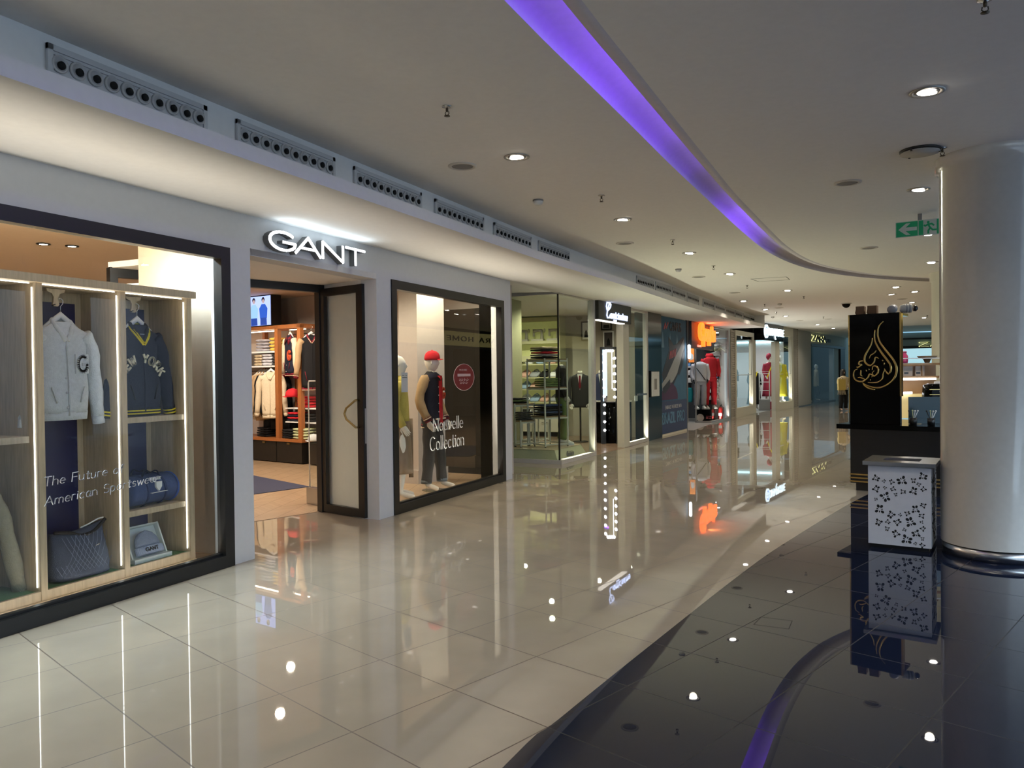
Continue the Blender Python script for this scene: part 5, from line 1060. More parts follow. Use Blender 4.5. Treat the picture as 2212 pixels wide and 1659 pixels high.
t = thing('fire_extinguisher', 'red fire extinguisher on the floor behind the sports shop glass', 'fire extinguisher', (-4.10, 25.2, .004), 0)
b = B(); b.lathe([(.06, 0), (.075, .02), (.075, .36), (.06, .41), (.025, .44)], (0, 0, 0), 20); b.make('cylinder', M('extinguisher_red', (.45, .02, .02), .35), t); b = B(); b.tube([(0, 0, .44), (0, 0, .48), (.05, -.03, .49)], .018, 8); b.tube([(.02, 0, .46), (.09, 0, .42), (.085, 0, .2)], .009, 6); b.make('valve_and_hose', m_black, t); b = B(); b.box(-.05, .05, -.079, -.06, .15, .24); b.make('label', m_white, t)
t = thing('ceiling_display', 'black cluster of hanging boxes near the ceiling of the sports shop', 'ceiling display', (-4.45, 25.2, 2.55), .3)
for x, z, s_ in ((-.2, .2, .16), (.0, .1, .14), (.2, .16, .13), (.1, .0, .12)): b = B(); b.box(x, x + s_, 0, s_, z, z + s_); b.make('box', m_black, t); b = B(); b.box(x + .02, x + s_ - .02, -.006, 0, z + s_ * .55, z + s_ * .8); b.make('lit_slot', m_led, t)
for p, e in [((-4.9, 24.4, 2.95), 26), ((-4.6, 25.5, 2.95), 26), ((-5.4, 22.6, 2.95), 22), ((-4.25, 24.6, 2.9), 10)]: spot(p, e * 1.8, (.92, .97, 1), ang=160, r=.05)
# ============================================================ PILASTER AND FOLLOWING WINDOWS
m_brick = M('ribbed_pilaster', (.30, .28, .24), .8, noise=.5, nscale=14, stretch=(1, 1, 3))
def pilaster(o, rz, s0, s1, z1, label):
    b = B(); b.box(s0, s0 + .08, -.03, .1, 0, z1); b.box(s1 - .08, s1, -.03, .1, 0, z1)
    k = 0
    while k * .075 < z1 - .05: b.box(s0 + .08, s1 - .08, -.02, .1, k * .075, k * .075 + .055); k += 1
    b.box(s0 + .08, s1 - .08, .0, .1, 0, z1)
    struct('wall_pilaster', b, M('pilaster_stone', (.36, .33, .28), .7, noise=.1), label, 'pilaster', loc=o, rz=rz)
pilaster(o4, r4, 2.36, 2.95, 2.95, 'ribbed stone pilaster between sports shop and dress shop')
def framed(n, o, rz, s0, s1, z0, z1, zt, label):
    t = thing('window_%d' % n, label, 'shop window', o, rz, kind='structure')
    b = B(); b.box(s0 - .12, s0, -.04, .1, 0, zt); b.box(s1, s1 + .25, -.04, .1, 0, zt); b.box(s0, s1, -.04, .1, 0, z0); b.box(s0, s1, -.04, .1, z1, zt); b.make('window_surround', m_cream, t)
    b = B(); b.box(s0, s1, .02, .03, z0, z1); b.make('glass_pane', m_glass, t)
    b = B(); b.box(s0, s1, .0, .035, 1.42, 1.44); b.make('glazing_strip', m_plastic, t)
framed(6, o4, r4, 3.10, 5.50, .31, 2.80, 2.95, 'cream framed shop window with a red sale stand, left of the dress shop entrance')
b = B(); b.box(5.7, 6.1, -.02, .1, 0, 3.3); struct('wall_dress_jamb', b, m_cream, 'cream jamb left of the dress shop entrance', 'wall', loc=o4, rz=r4)
E1_, E2_ = (-3.52, 28.85 + .9), (-3.06, 31.67); 
o5, r5, _ = frame_of((-3.52, 28.85), (-3.06, 31.67)); F5 = ((o5[0], o5[1]), r5)
t = thing('shop_sign', 'black sign box with glowing round emblem and white DIAMANTINE letters above the dress shop entrance', 'sign', at(F5, .9, -.1, 2.70), r5)
b = B(); b.box(0, 2.65, -.05, .1, 0, .63); b.box(-.75, 0, .3, 1.2, 0, .46); b.box(-.02, .0, .0, 1.2, 0, .6); b.make('sign_box', m_gblack, t)
m_sg = M('icy_sign_glow', (1, 1, 1), .4, emit=(.7, .9, 1), es=1.5)
b = B(); b.T = Matrix.Translation((.14, 0, .32)); disc(b, .19, .25, -.10, -.05, 28); disc(b, .0, .12, -.09, -.05, 16); b.make('round_emblem', m_sg, t)
b = B(); b.T = Matrix.Translation((.14, 0, .32))
for k in range(10): a = 2 * PI * k / 10; b.ball((.155 * cos(a), -.08, .155 * sin(a)), .022, 8, 6)
b.make('emblem_beads', M('blue_glow', (.3, .5, 1), .4, emit=(.15, .3, .9), es=1), t)
b = B(); h = .25; lettering(b, 'DIAMANTINE', .45, .2, h, .2, .13, xs=2.2 / (text_w('DIAMANTINE', .1) * h), gap=.1, y0=-.085, y1=-.05); b.stroke([(1.3, .25), (1.36, .12), (1.45, .06)], .04, .03, -.085, -.05); b.make('sign_lettering', m_sg, t)
o6, r6, _ = frame_of((-3.04, 31.95), (-2.617, 34.37))
framed(7, o6, r6, .30, 2.15, .31, 2.95, 3.32, 'cream framed shop window with a lime dress, right of the dress shop entrance')
pilaster(o6, r6, 2.42, 3.25, 3.32, 'ribbed stone pilaster at the right of the dress shop')
b = B(); b.box(2.75, 3.35, -.04, .12, 0, 2.7); struct('wall_dress_jamb_right', b, m_cream, 'cream jamb right of the dress shop entrance', 'wall', loc=o5, rz=r5)
m_dw = M('dress_shop_wall', (.62, .60, .60), .8)
b = B(); b.box(-8, -3.0, 34.6, 34.8, 0, 3.2); b.box(-7.2, -7.0, 26.4, 34.8, 0, 3.2); b.box(-7.0, -4.0, 26.45, 26.6, 0, 3.2); struct('wall_dress_shop', b, m_dw, 'pale walls of the dress shop', 'wall')
b = B(); b.prism([(-7, 26.5), (-3.95, 26.5), (-3.0, 34.6), (-7, 34.6)], -.02, .004); struct('floor_dress_shop', b, M('pale_grey_floor'), 'pale floor of the dress shop', 'floor')
b = B(); b.prism([(-7, 26.5), (-4.0, 26.5), (-3.75, 28.9), (-3.0, 34.6), (-7, 34.6)], 3.2, 3.25); struct('ceiling_dress_shop', b, m_white, 'white ceiling of the dress shop', 'ceiling')
t = thing('ceiling_band_light', 'pale cyan light band along the upper wall of the dress shop', 'light', (-6.9, 34.5, 2.75), 0); b = B(); b.box(0, 3.8, 0, .05, 0, .08); b.make('light_strip', M('cyan_led', (1, 1, 1), .5, emit=(.5, .9, 1), es=3), t)
for p, e in [((-4.4, 28.2, 3.1), 30), ((-4.3, 31.0, 3.1), 40), ((-3.9, 33.0, 3.1), 40), ((-5.6, 33.0, 3.1), 40)]: spot(p, e * 1.7, (.88, .97, 1), ang=160, r=.05)
t = thing('sale_stand', 'white stand with a red discount sign in the cream window', 'sale sign', at(F4, 3.75, .35, .31), r4)
b = B(); b.tube([(0, 0, 0), (0, 0, .5)], .012, 6); b.box(-.22, .22, -.15, .15, 0, .01); b.make('stand', m_white, t); b = B(); b.box(-.2, .2, -.01, .01, .30, 1.15); b.make('sign_panel', m_white, t); b = B(); b.box(-.16, .16, -.016, -.01, .45, .93); b.make('red_field', f_red, t)
b = B(); lettering(b, 'SOLDE', -.13, .80, .08, .2, xs=.9, y0=-.02, y1=-.016); b.stroke([(-.10, .52), (-.10, .72), (.0, .72), (.0, .52), (-.10, .52)], .02, .02, -.02, -.016); b.stroke([(.04, .52), (.12, .72)], .02, .02, -.02, -.016); b.make('sale_lettering', m_white, t)
t = thing('pattern_banner', 'tall patterned fabric banner at the left of the cream window', 'banner', at(F4, 3.35, .5, .32), r4); b = B(); b.box(-.15, .25, -.01, .01, .0, 2.05); b.make('cloth', M('patterned_banner', (.30, .26, .20), .8, noise=.9, nscale=9), t); b = B(); b.box(.0, .25, -.02, -.01, 1.1, 1.5); b.make('red_motif', f_red, t)
def rail_thing(label, loc, rz, w_, h_, n): 
    t = thing('garment_rail', label, 'clothes rail', loc, rz); b = B(); b.tube([(0, 0, 0), (0, 0, h_), (w_, 0, h_), (w_, 0, 0)], .014, 6); b.make('rail_tube', m_steel, t); return t
rail_thing('steel garment rail behind the cream window', at(F4, 4.2, .6, .0), r4, 1.3, 1.9, 4)
for k, (m, cn) in enumerate([(f_char, 'charcoal'), (f_dred, 'burgundy'), (f_char, 'dark grey')]): hanging_jacket('%s dress on the rail behind the cream window, %s' % (cn, ['left', 'middle', 'right'][k]), at(F4, 4.5 + .35 * k, .6, .62), r4 + .9, 1.0, .18, .22, m, m, m, sl=.35, sx=.06, name='hanging_dress', cat='dress', group='dresses on the steel rail', hanger=False)
t = thing('security_gate', 'white ladder shaped anti theft gate at the dress shop entrance', 'security gate', (-3.70, 31.9, .004), .17); b = B(); b.box(0, .42, -.04, .04, 0, .42); b.make('grey_foot', m_grill, t); b = B(); b.tube([(.02, 0, .4), (.02, 0, 1.53), (.40, 0, 1.53), (.40, 0, .4)], .02, 8); [b.tube([(.02, 0, z), (.40, 0, z)], .012, 6) for z in (.45, .78, 1.12, 1.45)]; b.make('white_frame', m_white, t)
t = thing('display_plinth', 'crimson plinth under the robed mannequin', 'plinth', (-3.62, 32.6, .004), .17); b = B(); b.box(0, .7, 0, .7, 0, .30); b.make('plinth_body', f_robe, t)
def robed(label, loc, rz, m, scarf, H, head_m):
    t, A, Lg = figure(label, 'mannequin', 'mannequin', loc, rz, m_mann, H=H, female=True, arms=[[(.17, 0, 1.46), (.23, .02, 1.2), (.22, -.12, 1.0)], [(-.17, 0, 1.46), (-.23, .02, 1.2), (-.22, -.12, 1.0)]])
    k = H / 1.85; b = B(); b.loft([se((.30 - .10 * q ** .7), (.2 - .09 * q ** .7), 30, 2, z=(.22 + 1.24 * q) * k, wob=.04 * (1 - q), ph=q * 3) for q in [i / 10 for i in range(11)]] + [se(.08, .07, 30, 2, z=1.52 * k)]); b.make('robe', m, t)
    for a in A: sleeve_part(t, a, .07, m)
    if head_m: b = B(); b.ball((0, .02, 1.74 * k), .125, 16, 10, (.9, 1, 1.15)); b.make('head_scarf', head_m, t)
    if scarf: b = B(); b.tube([(.12, -.02, 1.52 * k), (.04, -.15, 1.40 * k), (-.10, -.17, 1.15 * k), (-.18, -.14, .9 * k)], .04, 8, flat=.4); b.make('scarf', scarf, t)
    return t
robed('mannequin in a crimson patterned robe and head scarf with yellow sash in the dress shop entrance', (-3.40, 32.85, .306), .6, f_robe, f_yel, 1.95, f_robe)
robed('mannequin in a black robe behind the white ladder shaped gate', (-3.95, 32.5, .004), .5, f_black, f_yel, 1.85, None)
robed('mannequin in a lime dress in the window right of the dress shop entrance', (-2.98, 33.0, .31), .6, f_lime, None, 1.88, None)

uplight('w3', .15, 1.4, .08, .08, 7 * UPL, (1, .93, .70), .9, (o1[0], o1[1]), r1, 130); uplight('w4', 3.6, 4.7, .07, .09, 7 * UPL, (1, .95, .8), .9, (o1[0], o1[1]), r1)  # more added fill for the ceiling farther along the row
uplight('w5', .2, 2.0, .06, .07, 7 * UPL, (1, .93, .85), .5, (o4[0], o4[1]), r4); uplight('w6', 3.2, 5.4, .08, .33, 10 * UPL, (1, .93, .8), .5, (o4[0], o4[1]), r4); uplight('w7', .4, 2.0, .08, .33, 9 * UPL, (1, .93, .8), .5, (o6[0], o6[1]), r6)
# ============================================================ MENSWEAR SHOP AT THE END
o7, r7, L7 = frame_of((-2.5, 35.36), (-.91, 45.1)); F7 = ((o7[0], o7[1]), r7)
m_zf = M('greige_facade', (.40, .39, .35), .7, noise=.03); m_dk = M('dark_bronze', (.012, .013, .014), .4)
b = B(); b.box(0, 2.5, 0, .3, 0, 3.38); b.box(2.5, 11.8, 0, .3, 2.80, 3.38); b.box(7.85, 9.3, .1, .3, 0, 2.8); b.box(10.5, 11.8, 0, .3, 0, 2.8); struct('wall_far_left', b, m_zf, 'greige facade of the menswear shop at the end of the row', 'wall', loc=o7, rz=r7)
b = B(); b.box(-.05, 11.8, -.04, .0, 3.36, 3.45); b.box(0, 2.5, -.03, 0, 0, .03); b.box(-.08, 0, -.03, .2, 0, 3.45); struct('trim_4', b, m_dk, 'dark trim line along the top of the menswear facade', 'trim', loc=o7, rz=r7)
t = thing('window_8', 'large dark framed window of the menswear shop', 'shop window', o7, r7, kind='structure')
b = B(); b.box(2.5, 10.5, -.02, .3, 2.68, 2.80); b.box(2.5, 7.85, -.02, .1, 0, .05); b.box(9.3, 10.5, .0, .2, 0, 2.7); b.make('window_frame', m_dk, t); b = B(); b.box(2.5, 7.85, .05, .06, .05, 2.68); b.make('glass_pane', m_glass, t)
def zara(t, o, s, txt2=None, depth=.05):
    b = B(); h = .25 * s; xs = 2.85 * s / (text_w('ZARA', .06) * h); lettering(b, 'ZARA', o[0], o[1], h, .26, .12, xs=xs, gap=.06, y0=-.09, y1=-.03, serif=.06); b.make('letters', m_black, t)
    b = B(); lettering(b, 'ZARA', o[0] - .03, o[1], h, .28, .16, xs=xs, gap=.06, y0=-.028, y1=-.015, serif=.07); b.make('letter_back_glow', M('pale_yellow_glow', (1, 1, .5), .5, emit=(.95, .95, .45), es=1.2), t)
    if txt2: b = B(); lettering(b, txt2, o[0] + 3.05 * s, o[1] + .02, .13, .2, .1, xs=2.6, y0=-.06, y1=-.02); b.make('small_letters', m_black, t)
t = thing('shop_sign', 'black serif letters ZARA MAN with yellow back glow on the greige facade', 'sign', at(F7, 0, 0, 0), r7); zara(t, (2.62, 2.93), 1, 'MAN')
b = B(); b.prism([(-2.4, 37.5), (-8, 38), (-8, 47), (-.7, 47)], 3.0, 3.05); struct('ceiling_menswear', b, m_white, 'ceiling of the menswear shop', 'ceiling')
b = B(); b.box(-5.5, -5.4, 37, 47, 0, 3.0); b.box(-8, -.6, 46.9, 47, 0, 3.0); b.box(-8, -2.35, 37.4, 37.5, 0, 3); struct('wall_menswear', b, M('blue_grey_wall', (.12, .16, .18), .7), 'blue grey inner walls of the menswear shop', 'wall')
for k, (s_, d) in enumerate([(3.3, .55), (3.8, .7), (4.5, .6), (6.3, .6)]):
    p = at(F7, s_, d, .05); tt, A, Lg = figure('mannequin in a beige coat in the menswear window, %s' % ['first from left', 'second from left', 'third from left', 'rightmost'][k], 'mannequin', 'mannequin', p, r7 + .3, m_mann, H=1.82, hands=False, group='mannequins in the menswear window')
    coat(tt, f_beige, .7, 1.48, .2, .2, .13, .11); [sleeve_part(tt, a, .065, f_beige) for a in A]; trousers(tt, Lg, f_char, .1, .07, .95)
t = thing('window_curtain', 'pale hanging curtain behind the mannequins of the menswear window', 'curtain', at(F7, 3.0, 1.1, .05), r7)
b = B(); b.loft([[(1.6 * k / 30, .04 * sin(k * 1.3), z) for k in range(31)] for z in (0, 2.6)], cap=False, closed=False); b.make('cloth', M('pale_curtain', (.5, .54, .54), .8), t)
for p, e in [((-2.5, 39, 2.9), 16), ((-2.1, 42, 2.9), 16), ((-3.4, 41, 2.9), 25)]: spot(p, e, (.72, .9, 1), ang=160, r=.05)
# far shop across the hall
t = thing('storefront', 'pale far shop front with black letters ZARA beyond the kiosk', 'shop front', (.9, 46.2, 0), -.04)
b = B(); b.box(.2, 1.0, 0, .3, 0, 3.5); b.box(1.0, 8, 0, .3, 2.78, 3.5); b.box(3.8, 8, 0, .3, 0, 2.8); b.make('facade', M('pale_mint_facade', (.42, .46, .43), .7), t)
b = B(); b.box(.2, 8, -.05, 0, 3.14, 3.22); b.box(1.0, 3.8, -.03, .1, 2.66, 2.80); b.box(2.5, 3.8, .1, .2, 0, 2.7); b.make('dark_trim', m_dk, t); b = B(); b.box(1.0, 2.5, .1, .12, 0, 2.7); b.make('lit_window', M('cool_window_light', (.3, .4, .42), .3, emit=(.40, .66, .74), es=.9), t)
zz = thing('shop_sign', 'far black letters ZARA on the pale shop front beyond the kiosk', 'sign', (2.8, 46.1, 2.76), -.04); zara(zz, (0, .0), .8)
# right hand side of the mall: shop with a lit sign band, mirrored in the shop windows
m_band = M('lit_yellow_tiles', (.5, .45, .2), .6, emit=(.80, .70, .26), es=.55, noise=.3, nscale=16, stretch=(1, 1, 2))
t = thing('storefront', 'shop front on the right side with a yellow lit tile band lettered ZARA HOME, seen mirrored in the windows', 'shop front', (4.4, 34, 0), -PI / 2)
b = B(); b.box(0, 21, -.02, .2, 2.66, 3.2); b.make('lit_band', m_band, t)
b = B(); b.box(0, 21, 0, .2, 3.2, HC); b.box(0, 21, 0, .3, 2.56, 2.66); [b.box(x, x + .3, 0, .3, 0, 2.6) for x in (0, 4.2, 8.4, 12.6, 16.8, 20.7)]; b.make('facade', M('dark_grey_facade', (.05, .05, .05), .5), t)
b = B(); b.box(0, 21, 5.5, 5.6, 0, 3.2); b.box(0, 21, .2, 5.6, 3.2, 3.3); b.box(-.1, 0, 0, 5.6, 0, 3.3); b.make('back_wall', M('beige_interior', (.35, .28, .2), .8), t)
b = B(); b.box(.3, 20.7, .1, .11, 0, 2.56); b.make('glass_pane', m_glass, t)
b = B(); h = .17; lettering(b, 'ZARA HOME', 4.2, 2.85, h, .2, .12, xs=4.7 / (text_w('ZARA HOME', .4) * h), gap=.4, y0=-.06, y1=-.02); b.make('letters', m_black, t)
for y in (16, 21, 26): spot((6.5, y, 3.1), 50, (1, .8, .6), ang=160)
b = B(); b.box(13.9, 14, -12, 60, 0, 7); b.box(-17, 14, -12.1, -12, 0, 7); b.box(4.4, 14, 12.6, 12.8, 0, 7); b.box(-8, 14, 60, 60.2, 0, 3.6); struct('wall_right', b, M('far_mall_wall', (.4, .4, .4), .8), 'unseen grey wall on the far side of the open hall, keeping out low sky', 'wall')  # unseen walls, raised and extended to keep sky out of the glass
# ============================================================ KIOSK
KZ = -.284; K0 = (-.138, 10.904); FK = (K0, KZ)
t = thing('kiosk', 'black kiosk stand with gold calligraphy on its tall front panel and gold stripes at the foot', 'kiosk', (K0[0], K0[1], 0), KZ)
b = B(); b.box(0, 1.35, .0, 1.2, .1, .80); b.make('counter_body', M('black_lacquer_wood', (.005, .005, .006), .3, noise=.4, nscale=6, stretch=(1, 1, 12)), t)
b = B(); b.box(.05, 1.30, .06, 1.1, 0, .1); b.make('plinth', m_black, t)
b = B(); b.box(-.14, 1.45, -.10, 1.25, .80, .86); b.make('counter_top', m_gblack, t)
b = B(); b.box(0, .594, 0, .08, .86, 2.262); b.box(0, .594, .08, .42, 2.23, 2.262); b.box(.0, .04, .08, .42, .86, 2.23); b.make('tall_panel', m_gblack, t)
for x0, x1 in ((-.016, 0), (.594, .612)): b = B(); b.box(x0, x1, -.002, .085, 1.0 if x0 < 0 else 1.22, 2.262); b.make('gold_edge', m_gold, t)
for z in (.115, .16, .205): b = B(); b.box(-.006, 1.356, -.012, 1.2, z, z + .018); b.make('gold_stripe', m_gold, t)
strokes = [([(610, 380), (550, 440), (525, 520), (530, 600), (560, 690), (620, 780), (690, 870), (750, 950), (790, 1040), (795, 1140), (760, 1230), (680, 1310), (570, 1360), (460, 1360), (360, 1330), (290, 1290)], .016),
    ([(485, 500), (475, 590), (490, 680), (540, 780), (600, 870), (660, 950), (710, 1030), (715, 1110), (680, 1160), (640, 1120), (620, 1080)], .016), ([(445, 620), (430, 710), (380, 800), (335, 880), (325, 960), (360, 1010), (420, 1030), (470, 980), (490, 910), (540, 930)], .014),
    ([(500, 810), (470, 850), (420, 880), (395, 930)], .010), ([(300, 960), (250, 970), (240, 1010), (280, 1020), (230, 1055), (200, 1050)], .013), ([(220, 1080), (170, 1110), (155, 1180), (180, 1240), (240, 1270), (310, 1265), (370, 1220), (400, 1160), (440, 1180), (430, 1210)], .012),
    ([(270, 1100), (265, 1170), (290, 1190)], .010), ([(330, 1240), (260, 1210), (220, 1215)], .010), ([(440, 1100), (450, 1050), (490, 1040), (530, 1080), (520, 1150), (470, 1190), (440, 1150), (470, 1110)], .012),
    ([(630, 1090), (600, 1160), (590, 1230), (530, 1280), (440, 1290), (370, 1285)], .010), ([(300, 1310), (380, 1370), (480, 1395)], .012), ([(590, 965), (606, 955)], .014), ([(612, 1010), (630, 1012)], .02), ([(345, 1110), (360, 1105)], .014), ([(385, 1092), (400, 1090)], .014), ([(405, 1250), (420, 1250)], .012)]
b = B()
for pts, r in strokes:
    P = smooth_curve([(x * .000796 - .077, 2.478 - y * .000844) for x, y in pts], 4); n = len(P)
    b.tube([(x, -.004, z) for x, z in P], [max(.002, r * .95 * (.35 + .65 * sin(PI * min(1, (i + 1.5) / (n + 1))))) for i in range(n)], 8, flat=.5, upv=(0, 0, 1) if len(pts) > 2 else None)
b.make('gold_calligraphy', m_gold, t)
t = thing('display_case', 'glass display case with gold canisters at the left end of the kiosk', 'display case', at(FK, -.12, .35, .862), KZ)
b = B(); b.box(0, .10, 0, .3, 0, .01); b.box(0, .006, 0, .006, 0, .34); b.box(0, .10, 0, .3, .335, .345); b.make('case_frame', m_black, t); b = B(); b.box(.001, .005, .006, .3, .01, .335); b.make('case_glass', m_glass, t)
for k in range(3):
    b = B(); b.lathe([(.022, 0), (.022, .11), (.018, .125), (.006, .14)], (0, 0, 0), 14)
    tag(b.make('gold_canister', m_gold, None, at(FK, -.085 + .05 * (k % 2), .42 + .09 * k, .873), 0), 'gold canister in the glass case at the left end of the kiosk, %s' % ['nearest', 'middle', 'rearmost'][k], 'canister', 'gold canisters in the kiosk case')
b = B(); b.box(-.05, .01, 0, .02, 0, .48); tag(b.make('brown_board', M('brown_leather_board', (.20, .085, .02), .5), None, at(FK, -.005, .9, 1.21), KZ), 'orange brown upright board standing behind the left edge of the tall kiosk panel', 'board')
b = B(); b.box(-.03, .0, 0, .02, 0, .36); tag(b.make('board_support', m_black, None, at(FK, .0, .9, .862), KZ), 'thin black support under the brown board', 'support')
m_kraft = M('brown_card', (.13, .07, .035), .8)
for k, (x, w_, h_) in enumerate([(.065, .10, .105), (.205, .11, .105)]):
    t = thing('cardboard_box', ['small brown box on top of the kiosk panel, left one', 'small brown box on top of the kiosk panel, right one'][k], 'box', at(FK, x, .04, 2.263), KZ + .1); b = B(); b.box(0, w_, 0, .12, 0, h_); b.make('box_body', m_kraft, t); b = B(); b.prism([(-.012, .02), (0, .09), (0, .0)], .02, .1, 'xz'); b.make('box_flap', m_kraft, t)
t = thing('clear_tub', 'round clear plastic tub lying on top of the kiosk panel', 'container', at(FK, .475, .16, 2.318), KZ); b = B(); b.T = Matrix.Rotation(PI / 2 + .3, 4, 'X'); b.lathe([(.05, -.04), (.056, .0), (.054, .05), (.05, .055)], (0, 0, 0), 24); b.make('tub_body', M('cloudy_plastic', (.35, .35, .38), .3), t)
t = thing('cup_stack', 'stack of white cups lying at the right end on top of the kiosk panel', 'cups', at(FK, .555, .20, 2.32), KZ + .5)
for k in range(5): b = B(); b.T = Matrix.Translation((.018 * k, 0, 0)) @ Matrix.Rotation(PI / 2, 4, 'Y'); b.lathe([(.04, 0), (.056, .05), (.058, .052)], (0, 0, 0), 20); b.make('cup', M('cloudy_plastic') if k % 2 else m_plastic, t)
b = B(); b.T = Matrix.Translation((.15, 0, 0)) @ Matrix.Rotation(PI / 2, 4, 'Y'); b.lathe([(.035, 0), (.04, .03), (.02, .05)], (0, 0, 0), 16); b.make('black_lid', m_black, t)
# rear of the kiosk
FB = ((.55, 12.30), .4245)
def fb(x, y, z=0): return at(FB, x, y, z)
t = thing('kiosk_shelf', 'lit wooden and white shelf behind the kiosk counter', 'shelf', fb(-.05, 0, 0), .4245)
b = B(); b.box(0, .62, 0, .25, 1.425, 1.455); b.box(.31, .325, .02, .2, 1.455, 1.64); b.box(0, .62, 0, .03, 1.61, 1.64); b.box(0, .62, .22, .25, .9, 1.64); b.make('wood_board', M('kiosk_wood', (.40, .24, .12), .5), t)
b = B(); b.box(0, .50, -.01, .02, 1.40, 1.428); b.box(0, .16, -.01, .02, 1.205, 1.235); b.make('light_strip', m_led, t)
b = B(); b.box(0, .45, .05, .20, .86, 1.2); b.make('lower_case', M('lit_cream_food', (.6, .5, .25), .6, emit=(.8, .6, .25), es=.5), t)
b = B(); b.box(0, .66, -.02, .0, 1.70, 1.715); b.make('glass_edge_rail', m_plastic, t)
for k, x in enumerate((.05, .22)):
    t = thing('carton', 'pale printed carton on the lit kiosk shelf, %s' % ['left one', 'right one'][k], 'carton', fb(x - .04, .04, 1.457), .4245); b = B(); b.box(0, .13, 0, .12, 0, .14); b.make('carton_body', M('pale_carton', (.5, .42, .36), .7, noise=.15), t); b = B(); b.box(.01, .07, -.003, 0, .03, .055); b.make('label', m_black, t)
t = thing('pink_jar', 'pink glass jar with a white lid on top of the kiosk shelf', 'jar', fb(.03, .1, 1.642), .4245); b = B(); b.lathe([(.065, 0), (.07, .03), (.07, .10), (.05, .135), (.05, .15)], (0, 0, 0), 24); b.make('jar_body', M('pink_glass', (.5, .05, .15), .2), t); b = B(); b.lathe([(.055, .15), (.05, .17)], (0, 0, 0), 24); b.make('lid', M('pink_lid', (.5, .15, .22), .4), t)
t = thing('brown_funnel', 'brown funnel shaped bowl on top of the kiosk shelf', 'bowl', fb(.38, .1, 1.642), .4245); b = B(); b.lathe([(.03, 0), (.05, .05), (.12, .08), (.13, .10)], (0, 0, 0), 24); b.make('bowl_body', M('tan_card', (.22, .15, .08), .7), t)
t = thing('black_machine', 'black rounded machine with two gold trim lines behind the kiosk counter', 'machine', fb(.26, -.35, .862), .4245)
b = B(); b.loft([se(.17 - .02 * q ** 3, .12, 24, 4, z=.47 * q) for q in [k / 6 for k in range(7)]] + [se(.10, .08, 24, 3, z=.49)]); b.make('machine_body', m_gblack, t)
for z in (.34, .41): b = B(); b.box(-.155, .155, -.126, -.118, z, z + .008); b.make('gold_trim', m_gold, t)
t = thing('teal_glass_screen', 'low dark teal glass screen standing on the kiosk counter', 'screen', at(FK, .62, .30, .862), .3); b = B(); b.box(0, .60, 0, .01, 0, .34); b.make('panel', M('dark_teal_glass', (.008, .035, .045), .1), t)
for k, x in enumerate((.72, .92)):
    t = thing('cutlery_cup', 'black wire cup of spoons and stirrers on the kiosk counter, %s one' % ['left', 'right'][k], 'cup', at(FK, x, .10, .862), 0); b = B(); b.lathe([(.04, 0), (.045, .09), (.043, .09)], (0, 0, 0), 16); b.make('cup_body', m_black, t)
    for j in range(4): b = B(); b.tube([(0, 0, .05), (.05 * cos(j * 1.7), .03 * sin(j * 1.7), .17)], .005, 6, flat=1); b.ball((.05 * cos(j * 1.7), .03 * sin(j * 1.7), .175), .011, 8, 5); b.make('spoon', [m_plastic, f_green, f_char, m_plastic][j], t)
# people
ps, A, Lg = figure('person with very long dark hair in a grey top behind the kiosk, half hidden by the column', 'person', 'person', (1.14, 12.42, .004), PI + .5, f_skin, H=1.68, female=True)
b = B(); rows = [se(.035, .05, 24, 2.2, cx=0, cy=.0, z=1.70)] ; 
b.loft([se(a, d, 24, 2.2, cy=.03, z=z) for a, d, z in [(.165, .04, .98), (.185, .06, 1.1), (.18, .07, 1.25), (.155, .085, 1.40), (.118, .10, 1.50), (.108, .118, 1.58), (.098, .115, 1.64), (.065, .08, 1.69), (.01, .02, 1.705)]]); b.make('hair', f_hair, ps)
coat(ps, f_lgrey, .85, 1.34, .16, .18, .12, .105, name='top'); [sleeve_part(ps, a, .055, f_lgrey) for a in A]; trousers(ps, Lg, f_char, .1, .06, .90)
ps2, A, Lg = figure('person in a pale top and dark trousers holding a yellow bag, far off beside the kiosk', 'person', 'person', (-.64, 32.4, .004), .5, f_skin, H=1.58, female=True, arms=[[(.18, 0, 1.47), (.26, -.02, 1.25), (.12, -.22, 1.12)], [(-.18, 0, 1.47), (-.26, -.02, 1.25), (-.14, -.22, 1.12)]])
b = B(); b.loft([se(a, d, 20, 2.1, cy=.03, z=z) for a, d, z in [(.09, .05, 1.18), (.10, .09, 1.35), (.095, .11, 1.48), (.085, .10, 1.56), (.02, .03, 1.60)]]); b.make('hair', f_hair, ps2)
coat(ps2, f_cream, .8, 1.25, .16, .17, .12, .10, name='top'); [sleeve_part(ps2, a, .055, f_cream) for a in A]; trousers(ps2, Lg, f_black, .1, .07, .85)
t = thing('fringed_bag', 'yellow bag with pale fringes held by the far person', 'bag', (-.70, 32.08, .62), .5)
b = B(); b.box(-.14, .14, -.05, .05, .18, .60); b.make('bag_body', M('yellow_paper', (.55, .40, .10), .6), t)
b = B(); [b.tube([(-.12 + .03 * k, 0, .18), (-.16 + .04 * k, -.02, 0)], .006, 5) for k in range(9)]; b.make('fringe', f_cream, t); b = B(); b.tube([(-.06, 0, .6), (0, 0, .68), (.06, 0, .6)], .008, 6); b.make('handle', f_brown, t)
